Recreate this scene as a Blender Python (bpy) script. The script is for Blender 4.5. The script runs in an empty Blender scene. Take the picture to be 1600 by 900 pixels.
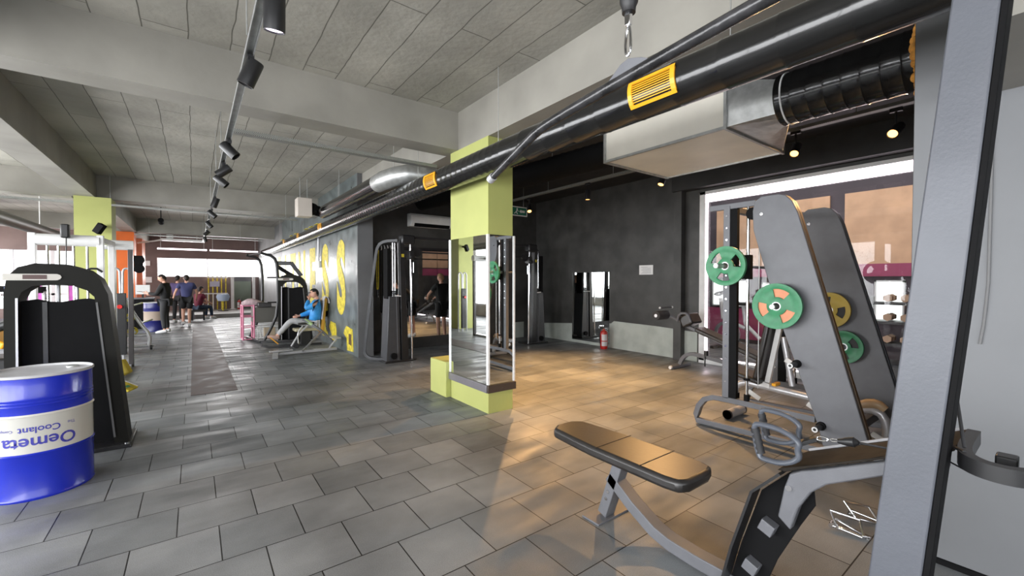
import bpy, bmesh, math, random
from mathutils import Vector, Matrix
random.seed(7)
C = bpy.context.scene.collection
PI = math.pi
# ------------------------------------------------------------------ camera
CAM_H = 1.55
FPX = 661.0
YAW = math.atan2(497, FPX)
PITCH = math.atan2(12, FPX)
cd = bpy.data.cameras.new('camera'); cam = bpy.data.objects.new('camera', cd); C.objects.link(cam)
cd.sensor_width = 36; cd.lens = 36 * FPX / 1600; cd.clip_start = 0.02; cd.clip_end = 300
cam.location = (0, 0, CAM_H); cam.rotation_euler = (PI / 2 - PITCH, 0, -YAW)
bpy.context.scene.camera = cam
# ------------------------------------------------------------------ exposure, world
sc = bpy.context.scene
sc.view_settings.view_transform = 'Standard'; sc.view_settings.look = 'None'
sc.view_settings.exposure = 0.35; sc.view_settings.gamma = 1; sc.view_settings.use_curve_mapping = False
sc.cycles.max_bounces = 10; sc.cycles.diffuse_bounces = 5; sc.cycles.glossy_bounces = 5
sc.cycles.sample_clamp_indirect = 6
w = bpy.data.worlds.new('sky'); sc.world = w; w.use_nodes = True
bg = w.node_tree.nodes['Background']; bg.inputs[0].default_value = (0.93, 0.96, 1.0, 1); bg.inputs[1].default_value = 2.6

def area(name, loc, rot, sx, sy, power, col=(1, 1, 1), spread=PI):
    l = bpy.data.lights.new(name, 'AREA'); l.shape = 'RECTANGLE'; l.size = sx; l.size_y = sy
    l.energy = power; l.color = col; l.spread = spread
    o = bpy.data.objects.new(name, l); o.location = loc; o.rotation_euler = rot; C.objects.link(o); return o
# daylight outside the glazed left side, the far strip window and the shop front behind the camera
area('daylight_left', (-4.95, 5.5, 1.75), (0, -PI / 2, 0), 2.6, 22, 1450, (0.97, 0.98, 1.0))
area('daylight_left_far', (-7.9, 21.2, 2.0), (0, -PI / 2, 0), 2.6, 6.5, 520, (1.0, 0.97, 0.97))
area('daylight_far', (0.6, 25.35, 2.15), (-PI / 2, 0, 0), 3.9, 0.85, 230, (1.0, 0.98, 0.97))
area('daylight_front', (-2.2, -5.6, 1.9), (PI / 2, 0, 0), 9.0, 2.6, 110, (0.92, 0.95, 1.0))

# ------------------------------------------------------------------ materials
MATS = {}
def mat(name, col, rough=0.6, metal=0.0, nscale=0, namt=0.0, bump=0.0, spec=0.5, emis=None, estr=0, coat=0, col2=None, rvar=0, bscale=None):
    if name in MATS: return MATS[name]
    m = bpy.data.materials.new(name); m.use_nodes = True; nt = m.node_tree
    b = nt.nodes['Principled BSDF']
    b.inputs['Base Color'].default_value = (*col, 1); b.inputs['Roughness'].default_value = rough
    b.inputs['Metallic'].default_value = metal; b.inputs['Specular IOR Level'].default_value = spec
    b.inputs['Coat Weight'].default_value = coat
    if emis: b.inputs['Emission Color'].default_value = (*emis, 1); b.inputs['Emission Strength'].default_value = estr
    tc = nt.nodes.new('ShaderNodeTexCoord')
    nz = nt.nodes.new('ShaderNodeTexNoise'); nz.inputs['Scale'].default_value = nscale or 6; nz.inputs['Detail'].default_value = 5
    nt.links.new(tc.outputs['Object'], nz.inputs['Vector'])
    c2 = col2 or tuple(min(1, c * (1 + namt)) for c in col); c1 = tuple(c * (1 - (namt or 0.04)) for c in col) if not col2 else col
    mx = nt.nodes.new('ShaderNodeMix'); mx.data_type = 'RGBA'
    mr = nt.nodes.new('ShaderNodeMapRange'); mr.inputs[1].default_value = 0.35; mr.inputs[2].default_value = 0.65
    nt.links.new(nz.outputs['Fac'], mr.inputs[0]); nt.links.new(mr.outputs[0], mx.inputs['Factor'])
    mx.inputs['A'].default_value = (*c1, 1); mx.inputs['B'].default_value = (*c2, 1)
    nt.links.new(mx.outputs['Result'], b.inputs['Base Color'])
    if rvar:
        m2 = nt.nodes.new('ShaderNodeMapRange'); m2.inputs[1].default_value = 0.3; m2.inputs[2].default_value = 0.7
        m2.inputs[3].default_value = rough - rvar; m2.inputs[4].default_value = rough + rvar
        nt.links.new(nz.outputs['Fac'], m2.inputs[0]); nt.links.new(m2.outputs[0], b.inputs['Roughness'])
    if bump:
        n2 = nt.nodes.new('ShaderNodeTexNoise'); n2.inputs['Scale'].default_value = bscale or 60; n2.inputs['Detail'].default_value = 4
        nt.links.new(tc.outputs['Object'], n2.inputs['Vector'])
        bp = nt.nodes.new('ShaderNodeBump'); bp.inputs['Strength'].default_value = bump; bp.inputs['Distance'].default_value = 0.01
        nt.links.new(n2.outputs['Fac'], bp.inputs['Height']); nt.links.new(bp.outputs[0], b.inputs['Normal'])
    MATS[name] = m; return m

def glass(name, refl=0.06, tint=(1, 1, 1)):
    m = bpy.data.materials.new(name); m.use_nodes = True; nt = m.node_tree; nt.nodes.clear()
    o = nt.nodes.new('ShaderNodeOutputMaterial'); mx = nt.nodes.new('ShaderNodeMixShader')
    t = nt.nodes.new('ShaderNodeBsdfTransparent'); t.inputs[0].default_value = (*tint, 1)
    g = nt.nodes.new('ShaderNodeBsdfGlossy'); g.inputs['Roughness'].default_value = 0.02
    lw = nt.nodes.new('ShaderNodeLayerWeight'); pw = nt.nodes.new('ShaderNodeMath'); pw.operation = 'POWER'; pw.inputs[1].default_value = 5.0
    nt.links.new(lw.outputs['Facing'], pw.inputs[0])
    ad = nt.nodes.new('ShaderNodeMath'); ad.operation = 'MULTIPLY_ADD'; ad.inputs[1].default_value = 0.7; ad.inputs[2].default_value = 0.02 + refl
    nt.links.new(pw.outputs[0], ad.inputs[0]); nt.links.new(ad.outputs[0], mx.inputs[0])
    nt.links.new(t.outputs[0], mx.inputs[1]); nt.links.new(g.outputs[0], mx.inputs[2]); nt.links.new(mx.outputs[0], o.inputs[0]); return m

M_concrete = mat('painted_concrete', (0.40, 0.385, 0.345), 0.62, nscale=2.2, namt=0.14, bump=0.35, bscale=9)
M_beam = mat('painted_beam', (0.285, 0.272, 0.24), 0.55, nscale=1.5, namt=0.12, bump=0.25, bscale=7)
M_darkwall = mat('dark_grey_wall', (0.050, 0.049, 0.046), 0.5, nscale=2.5, namt=0.3, bump=0.15, bscale=12)
M_ceildark = mat('dark_ceiling', (0.03, 0.03, 0.03), 0.7, nscale=3, namt=0.2, bump=0.2, bscale=10)
M_black = mat('black_powdercoat', (0.016, 0.016, 0.017), 0.38, nscale=8, namt=0.1)
M_blackm = mat('matte_black', (0.006, 0.006, 0.0065), 0.7, nscale=8, namt=0.1, spec=0.12)
M_rubber = mat('black_rubber', (0.022, 0.022, 0.024), 0.65, nscale=30, namt=0.2, bump=0.1)
M_vinyl = mat('black_vinyl', (0.018, 0.016, 0.015), 0.38, nscale=10, namt=0.2, bump=0.05, bscale=40, spec=.75)
M_grey = mat('grey_powdercoat', (0.13, 0.133, 0.145), 0.42, nscale=8, namt=0.06, bump=0.08, bscale=220)
M_lav = mat('bluish_grey_powdercoat', (0.098, 0.104, 0.121), 0.42, nscale=5, namt=0.05, bump=0.07, bscale=90)
M_dgrey = mat('dark_grey_powdercoat', (0.05, 0.052, 0.057), 0.42, nscale=8, namt=0.06, bump=0.05, bscale=220)
M_silver = mat('silver_paint', (0.52, 0.52, 0.54), 0.32, 0.4, nscale=8, namt=0.05)
M_chrome = mat('chrome', (0.78, 0.78, 0.8), 0.12, 1.0, nscale=8, namt=0.03)
M_steel = mat('galvanised_steel', (0.50, 0.51, 0.50), 0.4, 0.75, nscale=14, namt=0.12)
M_white = mat('white_paint', (0.75, 0.75, 0.74), 0.45, nscale=8, namt=0.04)
M_lime = mat('lime_green_paint', (0.43, 0.455, 0.145), 0.6, nscale=1.6, namt=0.06, bump=0.06, bscale=20)
M_orange = mat('orange_paint', (0.85, 0.16, 0.015), 0.55, nscale=2, namt=0.06)
M_rust = mat('dark_orange_paint', (0.36, 0.085, 0.03), 0.55, nscale=2, namt=0.08)
M_yellow = mat('yellow_paint', (0.62, 0.50, 0.035), 0.55, nscale=11, namt=0.3)
M_amber = mat('amber_plastic', (0.90, 0.42, 0.02), 0.35, nscale=8, namt=0.04)
M_green = mat('green_rubber', (0.035, 0.23, 0.10), 0.45, nscale=20, namt=0.12)
M_blue = mat('blue_gloss_paint', (0.008, 0.022, 0.42), 0.26, nscale=4, namt=0.08, coat=0.2)
M_red = mat('red_gloss', (0.62, 0.02, 0.015), 0.25, nscale=6, namt=0.05)
M_pink = mat('pink_paint', (0.75, 0.25, 0.38), 0.5, nscale=6, namt=0.05)
M_foam = mat('expanding_foam', (0.72, 0.33, 0.06), 0.85, nscale=20, namt=0.25, bump=0.9, bscale=40)
def mirror_mat():
    m = mat('mirror_glass', (0.86, 0.88, 0.87), 0.015, 1.0, nscale=3, namt=0.01); return m
M_mirror = mirror_mat()
M_led = mat('led_tube', (1, 0.95, 0.98), 0.4, emis=(1.0, 0.86, 0.94), estr=4)
M_warm = mat('lit_warm_lens', (1, 0.7, 0.3), 0.4, emis=(1.0, 0.45, 0.12), estr=4)
M_coolens = mat('lit_cool_lens', (1, 0.9, 1), 0.4, emis=(0.9, 0.8, 1.0), estr=2.0)
M_skin = mat('skin', (0.62, 0.34, 0.24), 0.55, nscale=10, namt=0.06)

# ------------------------------------------------------------------ mesh helpers
ORG = {}
class MB:
    def __init__(s): s.bm = bmesh.new()
    def _q(s, vs, faces):
        bv = [s.bm.verts.new(v) for v in vs]
        for f in faces:
            try: s.bm.faces.new([bv[i] for i in f])
            except ValueError: pass
        return s
    def box(s, x0, x1, y0, y1, z0, z1):
        v = [(x, y, z) for x in (x0, x1) for y in (y0, y1) for z in (z0, z1)]
        return s._q(v, [(0, 1, 3, 2), (4, 6, 7, 5), (0, 4, 5, 1), (2, 3, 7, 6), (0, 2, 6, 4), (1, 5, 7, 3)])
    def bar(s, p0, p1, wd, ht, up=(0, 0, 1)):
        """rectangular section w x h between two points"""
        p0, p1 = Vector(p0), Vector(p1); d = (p1 - p0).normalized(); u = Vector(up)
        if abs(d.dot(u)) > 0.98: u = Vector((0, 1, 0)) if abs(d.y) < 0.9 else Vector((1, 0, 0))
        r = d.cross(u).normalized(); u = r.cross(d).normalized()
        v = []
        for p in (p0, p1):
            for a, b in ((-1, -1), (1, -1), (1, 1), (-1, 1)): v.append(p + r * a * wd / 2 + u * b * ht / 2)
        return s._q(v, [(3, 2, 1, 0), (4, 5, 6, 7), (0, 1, 5, 4), (1, 2, 6, 5), (2, 3, 7, 6), (3, 0, 4, 7)])
    def tube(s, pts, r, seg=12, smooth=0, closed=False, cap=True, sx=1.0):
        pts = [Vector(p) for p in pts]
        rs = r if isinstance(r, (list, tuple)) else [r] * len(pts)
        if smooth:
            for _ in range(smooth):
                n = []; nr = []
                L = len(pts)
                if not closed: n.append(pts[0]); nr.append(rs[0])
                for i in range(L if closed else L - 1):
                    a, b = pts[i], pts[(i + 1) % L]; ra, rb = rs[i], rs[(i + 1) % L]
                    n += [a.lerp(b, .25), a.lerp(b, .75)]; nr += [ra * .75 + rb * .25, ra * .25 + rb * .75]
                if not closed: n.append(pts[-1]); nr.append(rs[-1])
                pts, rs = n, nr
        L = len(pts); rings = []; prev = None
        for i, p in enumerate(pts):
            if closed: d = pts[(i + 1) % L] - pts[i - 1]
            else: d = pts[min(i + 1, L - 1)] - pts[max(i - 1, 0)]
            if d.length < 1e-9: d = Vector((0, 0, 1))
            d.normalize()
            if prev is None:
                u = Vector((0, 0, 1)) if abs(d.z) < .9 else Vector((1, 0, 0))
                u = (u - d * u.dot(d)).normalized()
            else: u = (prev - d * prev.dot(d)).normalized()
            prev = u; v = d.cross(u)
            rings.append([s.bm.verts.new(p + (u * math.cos(a) + v * math.sin(a) * sx) * rs[i]) for a in [2 * PI * k / seg for k in range(seg)]])
        for i in range(L if closed else L - 1):
            a, b = rings[i], rings[(i + 1) % L]
            for k in range(seg): s.bm.faces.new((a[k], a[(k + 1) % seg], b[(k + 1) % seg], b[k]))
        if cap and not closed:
            s.bm.faces.new(rings[0][::-1]); s.bm.faces.new(rings[-1])
        return s
    def cyl(s, p0, p1, r0, r1=None, seg=20, cap=True):
        return s.tube([p0, p1], [r0, r0 if r1 is None else r1], seg, cap=cap)
    def rtube(s, pts, wd, ht, ref=(1, 0, 0), closed=False, smooth=0):
        """rectangular section swept; 'wd' along ref, 'ht' across"""
        pts = [Vector(p) for p in pts]; ref = Vector(ref).normalized()
        for _ in range(smooth):
            n = [pts[0]]
            for a, b in zip(pts, pts[1:]): n += [a.lerp(b, .25), a.lerp(b, .75)]
            n.append(pts[-1]); pts = n
        rings = []; L = len(pts)
        for i, p in enumerate(pts):
            d = (pts[min(i + 1, L - 1)] - pts[max(i - 1, 0)]).normalized()
            u = ref; v = d.cross(u).normalized()
            rings.append([s.bm.verts.new(p + u * a * wd / 2 + v * b * ht / 2) for a, b in ((-1, -1), (1, -1), (1, 1), (-1, 1))])
        for a, b in zip(rings, rings[1:]):
            for k in range(4): s.bm.faces.new((a[k], a[(k + 1) % 4], b[(k + 1) % 4], b[k]))
        s.bm.faces.new(rings[0][::-1]); s.bm.faces.new(rings[-1]); return s
    def prism(s, poly, a0, a1, plane='YZ'):
        """poly of 2-D points extruded along the third axis from a0 to a1"""
        def P(u, v, a): return {'YZ': (a, u, v), 'XZ': (u, a, v), 'XY': (u, v, a)}[plane]
        A = [s.bm.verts.new(P(u, v, a0)) for u, v in poly]; B = [s.bm.verts.new(P(u, v, a1)) for u, v in poly]
        n = len(poly)
        s.bm.faces.new(A[::-1]); s.bm.faces.new(B)
        for i in range(n): s.bm.faces.new((A[i], A[(i + 1) % n], B[(i + 1) % n], B[i]))
        return s
    def lathe(s, prof, c, axis='Z', seg=32, closed=False):
        """prof: list of (r, h); revolve about axis through c"""
        c = Vector(c); rings = []
        for r, h in prof:
            ring = []
            for k in range(seg):
                a = 2 * PI * k / seg; x, y = r * math.cos(a), r * math.sin(a)
                o = {'Z': (x, y, h), 'X': (h, x, y), 'Y': (x, h, y)}[axis] if isinstance(axis, str) else axis @ Vector((x, y, h))
                ring.append(s.bm.verts.new(c + Vector(o)))
            rings.append(ring)
        n = len(rings)
        for i in range(n if closed else n - 1):
            a, b = rings[i], rings[(i + 1) % n]
            for k in range(seg): s.bm.faces.new((a[k], a[(k + 1) % seg], b[(k + 1) % seg], b[k]))
        if not closed:
            if prof[0][0] > 1e-6: s.bm.faces.new(rings[0][::-1])
            if prof[-1][0] > 1e-6: s.bm.faces.new(rings[-1])
        return s
    def ball(s, c, r, sc_=(1, 1, 1), seg=14):
        m = Matrix.Translation(Vector(c)) @ Matrix.Diagonal((*sc_, 1))
        bmesh.ops.create_uvsphere(s.bm, u_segments=seg, v_segments=seg // 2 + 2, radius=r, matrix=m); return s
    def build(s, name, m, parent=None, bevel=0, smooth=True, keep=False):
        bm = s.bm
        bmesh.ops.recalc_face_normals(bm, faces=bm.faces)
        if smooth:
            for f in bm.faces: f.smooth = True
            for e in bm.edges:
                e.smooth = not (len(e.link_faces) == 2 and e.calc_face_angle(0) > math.radians(38))
        if parent is not None: org = ORG.get(parent.name, Vector((0, 0, 0)))
        elif keep: org = Vector((0, 0, 0))
        else:
            xs = [v.co.x for v in bm.verts]; ys = [v.co.y for v in bm.verts]; zs = [v.co.z for v in bm.verts]
            org = Vector(((min(xs) + max(xs)) / 2, (min(ys) + max(ys)) / 2, min(zs)))
        bmesh.ops.translate(bm, verts=bm.verts, vec=-org)
        me = bpy.data.meshes.new(name); bm.to_mesh(me); bm.free(); me.materials.append(m)
        o = bpy.data.objects.new(name, me); C.objects.link(o)
        if parent is not None: o.parent = parent
        else: o.location = org
        ORG[o.name] = org
        if bevel:
            b = o.modifiers.new('Bevel', 'BEVEL'); b.width = bevel; b.segments = 2; b.limit_method = 'ANGLE'; b.angle_limit = math.radians(40)
            b.harden_normals = False
        return o

def tag(o, label, cat, group=None):
    o['label'] = label; o['category'] = cat
    if group: o['group'] = group
    return o
def thing(name, label, cat, loc=(0, 0, 0), group=None, local=False):
    o = bpy.data.objects.new(name, None); C.objects.link(o); o.location = loc; o.empty_display_size = 0.1
    ORG[o.name] = Vector((0, 0, 0)) if local else Vector(loc)
    return tag(o, label, cat, group)
def struct(o): o['kind'] = 'structure'; return o
def dup(root, loc, rotz=0, label=None, group=None, rot=None):
    r = root.copy(); C.objects.link(r); r.location = loc; r.rotation_euler = rot or (0, 0, rotz)
    if label: r['label'] = label
    if group: r['group'] = group
    for ch in list(root.children):
        c = ch.copy(); C.objects.link(c); c.parent = r
        for g in ch.children:
            d = g.copy(); C.objects.link(d); d.parent = c
    return r
def S(name, m, *boxes, bevel=0, parent=None):
    b = MB()
    for q in boxes: b.box(*q)
    return struct(b.build(name, m, parent, bevel=bevel, smooth=False, keep=parent is None))
def parts(name, m, parent, fns, bevel=0):
    for f in fns:
        b = MB(); f(b); b.build(name, m, parent, bevel=bevel)
def rods(name, m, parent, segs, r=.004):
    for p0, p1 in segs:
        b = MB(); b.cyl(p0, p1, r, seg=6); b.build(name, m, parent)
def part(name, m, parent, fn, bevel=0):
    b = MB(); fn(b); return b.build(name, m, parent, bevel=bevel)

def text_mesh(txt, size, bold=0.0, extr=0.0, sx=1.0):
    cu = bpy.data.curves.new('lettering', 'FONT'); cu.body = txt; cu.size = size; cu.offset = bold; cu.extrude = extr
    cu.align_x = 'CENTER'; cu.align_y = 'CENTER'; cu.resolution_u = 4
    o = bpy.data.objects.new('lettering', cu); C.objects.link(o); bpy.context.view_layer.update()
    me = bpy.data.meshes.new_from_object(o.evaluated_get(bpy.context.evaluated_depsgraph_get()))
    bpy.data.objects.remove(o); bpy.data.curves.remove(cu)
    for v in me.vertices: v.co.x *= sx
    return me
def place_text(name, me, m, parent, fn):
    o0 = ORG.get(parent.name, Vector((0, 0, 0)))
    for v in me.vertices: v.co = Vector(fn(v.co.x, v.co.y, v.co.z)) - o0
    me.materials.clear(); me.materials.append(m)
    o = bpy.data.objects.new(name, me); C.objects.link(o); o.parent = parent; return o

# ================================================================== SETTING
def floor_material():
    m = bpy.data.materials.new('rubber_floor_tiles'); m.use_nodes = True; nt = m.node_tree; b = nt.nodes['Principled BSDF']
    tc = nt.nodes.new('ShaderNodeTexCoord'); mp = nt.nodes.new('ShaderNodeMapping'); nt.links.new(tc.outputs['Object'], mp.inputs[0])
    mp.inputs['Location'].default_value = (0.10, -0.29, 0)
    br = nt.nodes.new('ShaderNodeTexBrick'); br.offset = 0.5; br.squash = 1; br.inputs['Scale'].default_value = 1
    br.inputs['Brick Width'].default_value = 0.42; br.inputs['Row Height'].default_value = 0.42
    br.inputs['Mortar Size'].default_value = 0.0035; br.inputs['Mortar Smooth'].default_value = 0.1
    br.inputs['Color1'].default_value = (0.125, 0.134, 0.139, 1); br.inputs['Color2'].default_value = (0.205, 0.215, 0.222, 1)
    br.inputs['Mortar'].default_value = (0.008, 0.008, 0.008, 1); br.inputs['Bias'].default_value = 0.1
    nt.links.new(mp.outputs[0], br.inputs[0])
    n1 = nt.nodes.new('ShaderNodeTexNoise'); n1.inputs['Scale'].default_value = 1.1; n1.inputs['Detail'].default_value = 6
    n2 = nt.nodes.new('ShaderNodeTexNoise'); n2.inputs['Scale'].default_value = 240; n2.inputs['Detail'].default_value = 2
    for n in (n1, n2): nt.links.new(tc.outputs['Object'], n.inputs['Vector'])
    mr = nt.nodes.new('ShaderNodeMapRange'); mr.inputs[1].default_value = .3; mr.inputs[2].default_value = .7; mr.inputs[3].default_value = .6; mr.inputs[4].default_value = 1.4
    nt.links.new(n1.outputs['Fac'], mr.inputs[0])
    m3 = nt.nodes.new('ShaderNodeMapRange'); m3.inputs[1].default_value = .3; m3.inputs[2].default_value = .7; m3.inputs[3].default_value = .8; m3.inputs[4].default_value = 1.25
    nt.links.new(n2.outputs['Fac'], m3.inputs[0])
    mu = nt.nodes.new('ShaderNodeMath'); mu.operation = 'MULTIPLY'; nt.links.new(mr.outputs[0], mu.inputs[0]); nt.links.new(m3.outputs[0], mu.inputs[1])
    vm = nt.nodes.new('ShaderNodeVectorMath'); vm.operation = 'SCALE'; nt.links.new(br.outputs['Color'], vm.inputs[0]); nt.links.new(mu.outputs[0], vm.inputs['Scale'])
    nt.links.new(vm.outputs[0], b.inputs['Base Color'])
    # worn, damp patches: roughness changes tile by tile and with a stretched noise
    mp2 = nt.nodes.new('ShaderNodeMapping'); mp2.inputs['Scale'].default_value = (1.2, 4.5, 1); nt.links.new(tc.outputs['Object'], mp2.inputs[0])
    n4 = nt.nodes.new('ShaderNodeTexNoise'); n4.inputs['Scale'].default_value = 1.0; n4.inputs['Detail'].default_value = 4; nt.links.new(mp2.outputs[0], n4.inputs['Vector'])
    m4 = nt.nodes.new('ShaderNodeMapRange'); m4.inputs[1].default_value = .35; m4.inputs[2].default_value = .65; m4.inputs[3].default_value = .30; m4.inputs[4].default_value = .66
    nt.links.new(n4.outputs['Fac'], m4.inputs[0]); nt.links.new(m4.outputs[0], b.inputs['Roughness'])
    b.inputs['Specular IOR Level'].default_value = 0.28
    bp = nt.nodes.new('ShaderNodeBump'); bp.inputs['Strength'].default_value = 0.25; bp.inputs['Distance'].default_value = 0.004
    sb = nt.nodes.new('ShaderNodeMath'); sb.operation = 'SUBTRACT'; nt.links.new(n2.outputs['Fac'], sb.inputs[0])
    m5 = nt.nodes.new('ShaderNodeMath'); m5.operation = 'MULTIPLY'; m5.inputs[1].default_value = 3; nt.links.new(br.outputs['Fac'], m5.inputs[0]); nt.links.new(m5.outputs[0], sb.inputs[1])
    nt.links.new(sb.outputs[0], bp.inputs['Height']); nt.links.new(bp.outputs[0], b.inputs['Normal'])
    return m
def ceiling_material():
    m = bpy.data.materials.new('board_marked_concrete'); m.use_nodes = True; nt = m.node_tree; b = nt.nodes['Principled BSDF']
    tc = nt.nodes.new('ShaderNodeTexCoord'); mp = nt.nodes.new('ShaderNodeMapping'); mp.inputs['Rotation'].default_value = (0, 0, PI / 2)
    nt.links.new(tc.outputs['Object'], mp.inputs[0])
    n0 = nt.nodes.new('ShaderNodeTexNoise'); n0.inputs['Scale'].default_value = 2.5; nt.links.new(tc.outputs['Object'], n0.inputs['Vector'])
    vv = nt.nodes.new('ShaderNodeVectorMath'); vv.operation = 'SCALE'; vv.inputs['Scale'].default_value = 0.035; nt.links.new(n0.outputs['Color'], vv.inputs[0])
    va = nt.nodes.new('ShaderNodeVectorMath'); nt.links.new(mp.outputs[0], va.inputs[0]); nt.links.new(vv.outputs[0], va.inputs[1])
    br = nt.nodes.new('ShaderNodeTexBrick'); br.offset = 0.37; br.inputs['Scale'].default_value = 1
    br.inputs['Brick Width'].default_value = 2.3; br.inputs['Row Height'].default_value = 0.31; br.inputs['Mortar Size'].default_value = 0.0045
    br.inputs['Color1'].default_value = (0.335, 0.322, 0.283, 1); br.inputs['Color2'].default_value = (0.385, 0.369, 0.327, 1); br.inputs['Mortar'].default_value = (0.13, 0.125, 0.105, 1)
    nt.links.new(va.outputs[0], br.inputs[0])
    n1 = nt.nodes.new('ShaderNodeTexNoise'); n1.inputs['Scale'].default_value = 1.3; n1.inputs['Detail'].default_value = 8; nt.links.new(tc.outputs['Object'], n1.inputs['Vector'])
    mr = nt.nodes.new('ShaderNodeMapRange'); mr.inputs[1].default_value = .3; mr.inputs[2].default_value = .7; mr.inputs[3].default_value = .8; mr.inputs[4].default_value = 1.2
    nt.links.new(n1.outputs['Fac'], mr.inputs[0])
    vm = nt.nodes.new('ShaderNodeVectorMath'); vm.operation = 'SCALE'; nt.links.new(br.outputs['Color'], vm.inputs[0]); nt.links.new(mr.outputs[0], vm.inputs['Scale'])
    nt.links.new(vm.outputs[0], b.inputs['Base Color']); b.inputs['Roughness'].default_value = 0.65
    bp = nt.nodes.new('ShaderNodeBump'); bp.inputs['Strength'].default_value = 0.9; bp.inputs['Distance'].default_value = 0.02
    n5 = nt.nodes.new('ShaderNodeTexNoise'); n5.inputs['Scale'].default_value = 14; n5.inputs['Detail'].default_value = 5; nt.links.new(tc.outputs['Object'], n5.inputs['Vector'])
    ms = nt.nodes.new('ShaderNodeMath'); ms.operation = 'MULTIPLY'; ms.inputs[1].default_value = .35; nt.links.new(n5.outputs['Fac'], ms.inputs[0])
    sb = nt.nodes.new('ShaderNodeMath'); sb.operation = 'SUBTRACT'; nt.links.new(ms.outputs[0], sb.inputs[0]); nt.links.new(br.outputs['Fac'], sb.inputs[1])
    nt.links.new(sb.outputs[0], bp.inputs['Height']); nt.links.new(bp.outputs[0], b.inputs['Normal'])
    return m
M_floor = floor_material(); M_ceil = ceiling_material()
ZC, ZB = 3.69, 3.21
S('floor', M_floor, (-8, 12.5, -6, 26, -0.1, 0))
S('ceiling', M_ceil, (-8, 2.9, -6, 26, ZC, ZC + .15))
S('ceiling_right_bay', M_ceildark, (2.9, 7.85, -6, 26, ZC, ZC + .15))
S('ceiling_next_room', M_ceildark, (7.85, 12.5, -6, 10, 5.5, 5.6))
S('beam_lengthwise_right', M_beam, (2.72, 3.08, -6, 25, ZB, ZC))
S('beam_lengthwise_left', M_beam, (-1.93, -1.56, -6, 25, ZB, ZC))
S('beam_cross_near', M_beam, (-8, 2.72, 4.76, 5.08, ZB, ZC))
S('beam_cross_middle', M_beam, (-8, 2.72, 11.95, 12.3, ZB, ZC))
S('beam_cross_far', M_beam, (-8, 2.72, 19.4, 19.75, ZB, ZC))
S('beam_cross_behind', M_beam, (-8, 2.72, -2.9, -2.5, ZB, ZC))
# columns
S('column_lime', M_lime, (2.715, 3.065, 4.065, 4.955, 0, ZB))
S('column_lime_left', M_lime, (-1.86, -1.32, 11.75, 12.35, 0, ZB))
S('column_orange', M_orange, (-2.12, -1.63, 19.45, 20.1, 0, ZB))
S('column_rust', M_rust, (-2.3, -1.63, 22.3, 23.6, 0, ZC))
# lettered wall and the deep recess to its right
def ss_wall_mat():
    m = mat('grey_green_gloss_wall', (0.115, 0.135, 0.135), 0.33, nscale=3.5, namt=0.3, bump=0.5, bscale=5, rvar=0.06); return m
M_ss = ss_wall_mat()
wall_ss = S('wall_lettered', M_ss, (2.62, 2.92, 8.65, 17.6, 0, ZC))
S('wall_lettered_end', mat('mid_grey_wall', (0.145, 0.147, 0.15), 0.5, nscale=2, namt=0.12), (2.622, 2.93, 8.62, 8.65, 0, ZC))
S('wall_far_right', mat('mid_grey_wall', (0.1, 0.1, 0.1)), (2.62, 2.92, 17.6, 24.8, 0, ZC))
S('wall_back', M_darkwall, (2.92, 8.0, 9.05, 9.25, 0, ZC))
S('wall_right', M_darkwall, (7.65, 7.85, 4.25, 9.05, 0, ZC), (7.65, 7.85, 0.7, 4.25, 3.2, ZC), (7.65, 7.85, 0.7, 1.22, 0, 3.2))
M_primer = mat('sage_primer', (0.42, 0.45, 0.41), 0.6, nscale=3, namt=0.12)
b = MB(); b.prism([(9.05, 0), (9.05, .36), (6.38, .56), (6.3, .62), (5.2, .60), (4.72, .58), (4.72, 0)], 7.64, 7.651)
struct(b.build('wall_right_primer', M_primer, keep=True))
b = MB(); b.prism([(4.56, 0), (4.56, .57), (4.3, .56), (4.3, 0)], 7.64, 7.651); struct(b.build('trim_1', M_primer, keep=True))
b = MB(); b.box(6.3, 7.2, 9.04, 9.051, 0, .42); struct(b.build('wall_back_primer', M_primer, keep=True))
S('column_wall_right', M_darkwall, (7.5, 7.66, 4.56, 4.72, 0, 3.28))
S('beam_right_window', M_ceildark, (7.42, 7.66, .7, 4.72, 3.26, ZC))
S('wall_partition', mat('grey_partition', (0.165, 0.17, 0.178), 0.5, nscale=1.5, namt=0.06), (3.25, 3.5, -6, 0.555, 0.0, ZC))
S('wall_front_right', M_darkwall, (3.5, 7.85, 0.42, 0.6, 0, ZC))
S('beam_duct_end', M_beam, (2.36, 3.25, -0.05, 0.3, 2.5, ZC))
S('baseboard_partition', M_blackm, (3.235, 3.25, -6, 0.555, 0, .03))
# left glazed side
M_glass = glass('clear_window_glass', 0.02)
M_frame = mat('pale_window_frame', (0.6, 0.58, 0.6), 0.5)
S('wall_left', M_concrete, (-4.75, -4.6, -6, 17.6, 0, .45), (-4.75, -4.6, -6, 17.6, 3.05, ZC), (-7.6, -4.6, 17.6, 17.8, 0, ZC), (-7.6, -7.4, 17.8, 25, 0, .5), (-7.6, -7.4, 17.8, 25, 3.1, ZC))
n = 1
for (xw, ys) in ((-4.66, [-5.2, -.7, 3.8, 8.3, 12.8, 17.6]), (-7.5, [17.8, 21.4, 25])):
    for y, y1 in zip(ys, ys[1:]):
        f = S('window_%d' % n, M_frame, (xw - .05, xw + .05, y, y + .1, .45, 3.05), (xw - .05, xw + .05, y, y1, .45, .53), (xw - .05, xw + .05, y, y1, 2.97, 3.05), (xw - .03, xw + .03, (y + y1) / 2, (y + y1) / 2 + .06, .53, 2.97))
        g = MB(); g.box(xw - .005, xw + .005, y + .1, y1, .5, 3.0); g.build('window_pane', M_glass, f); n += 1
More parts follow.
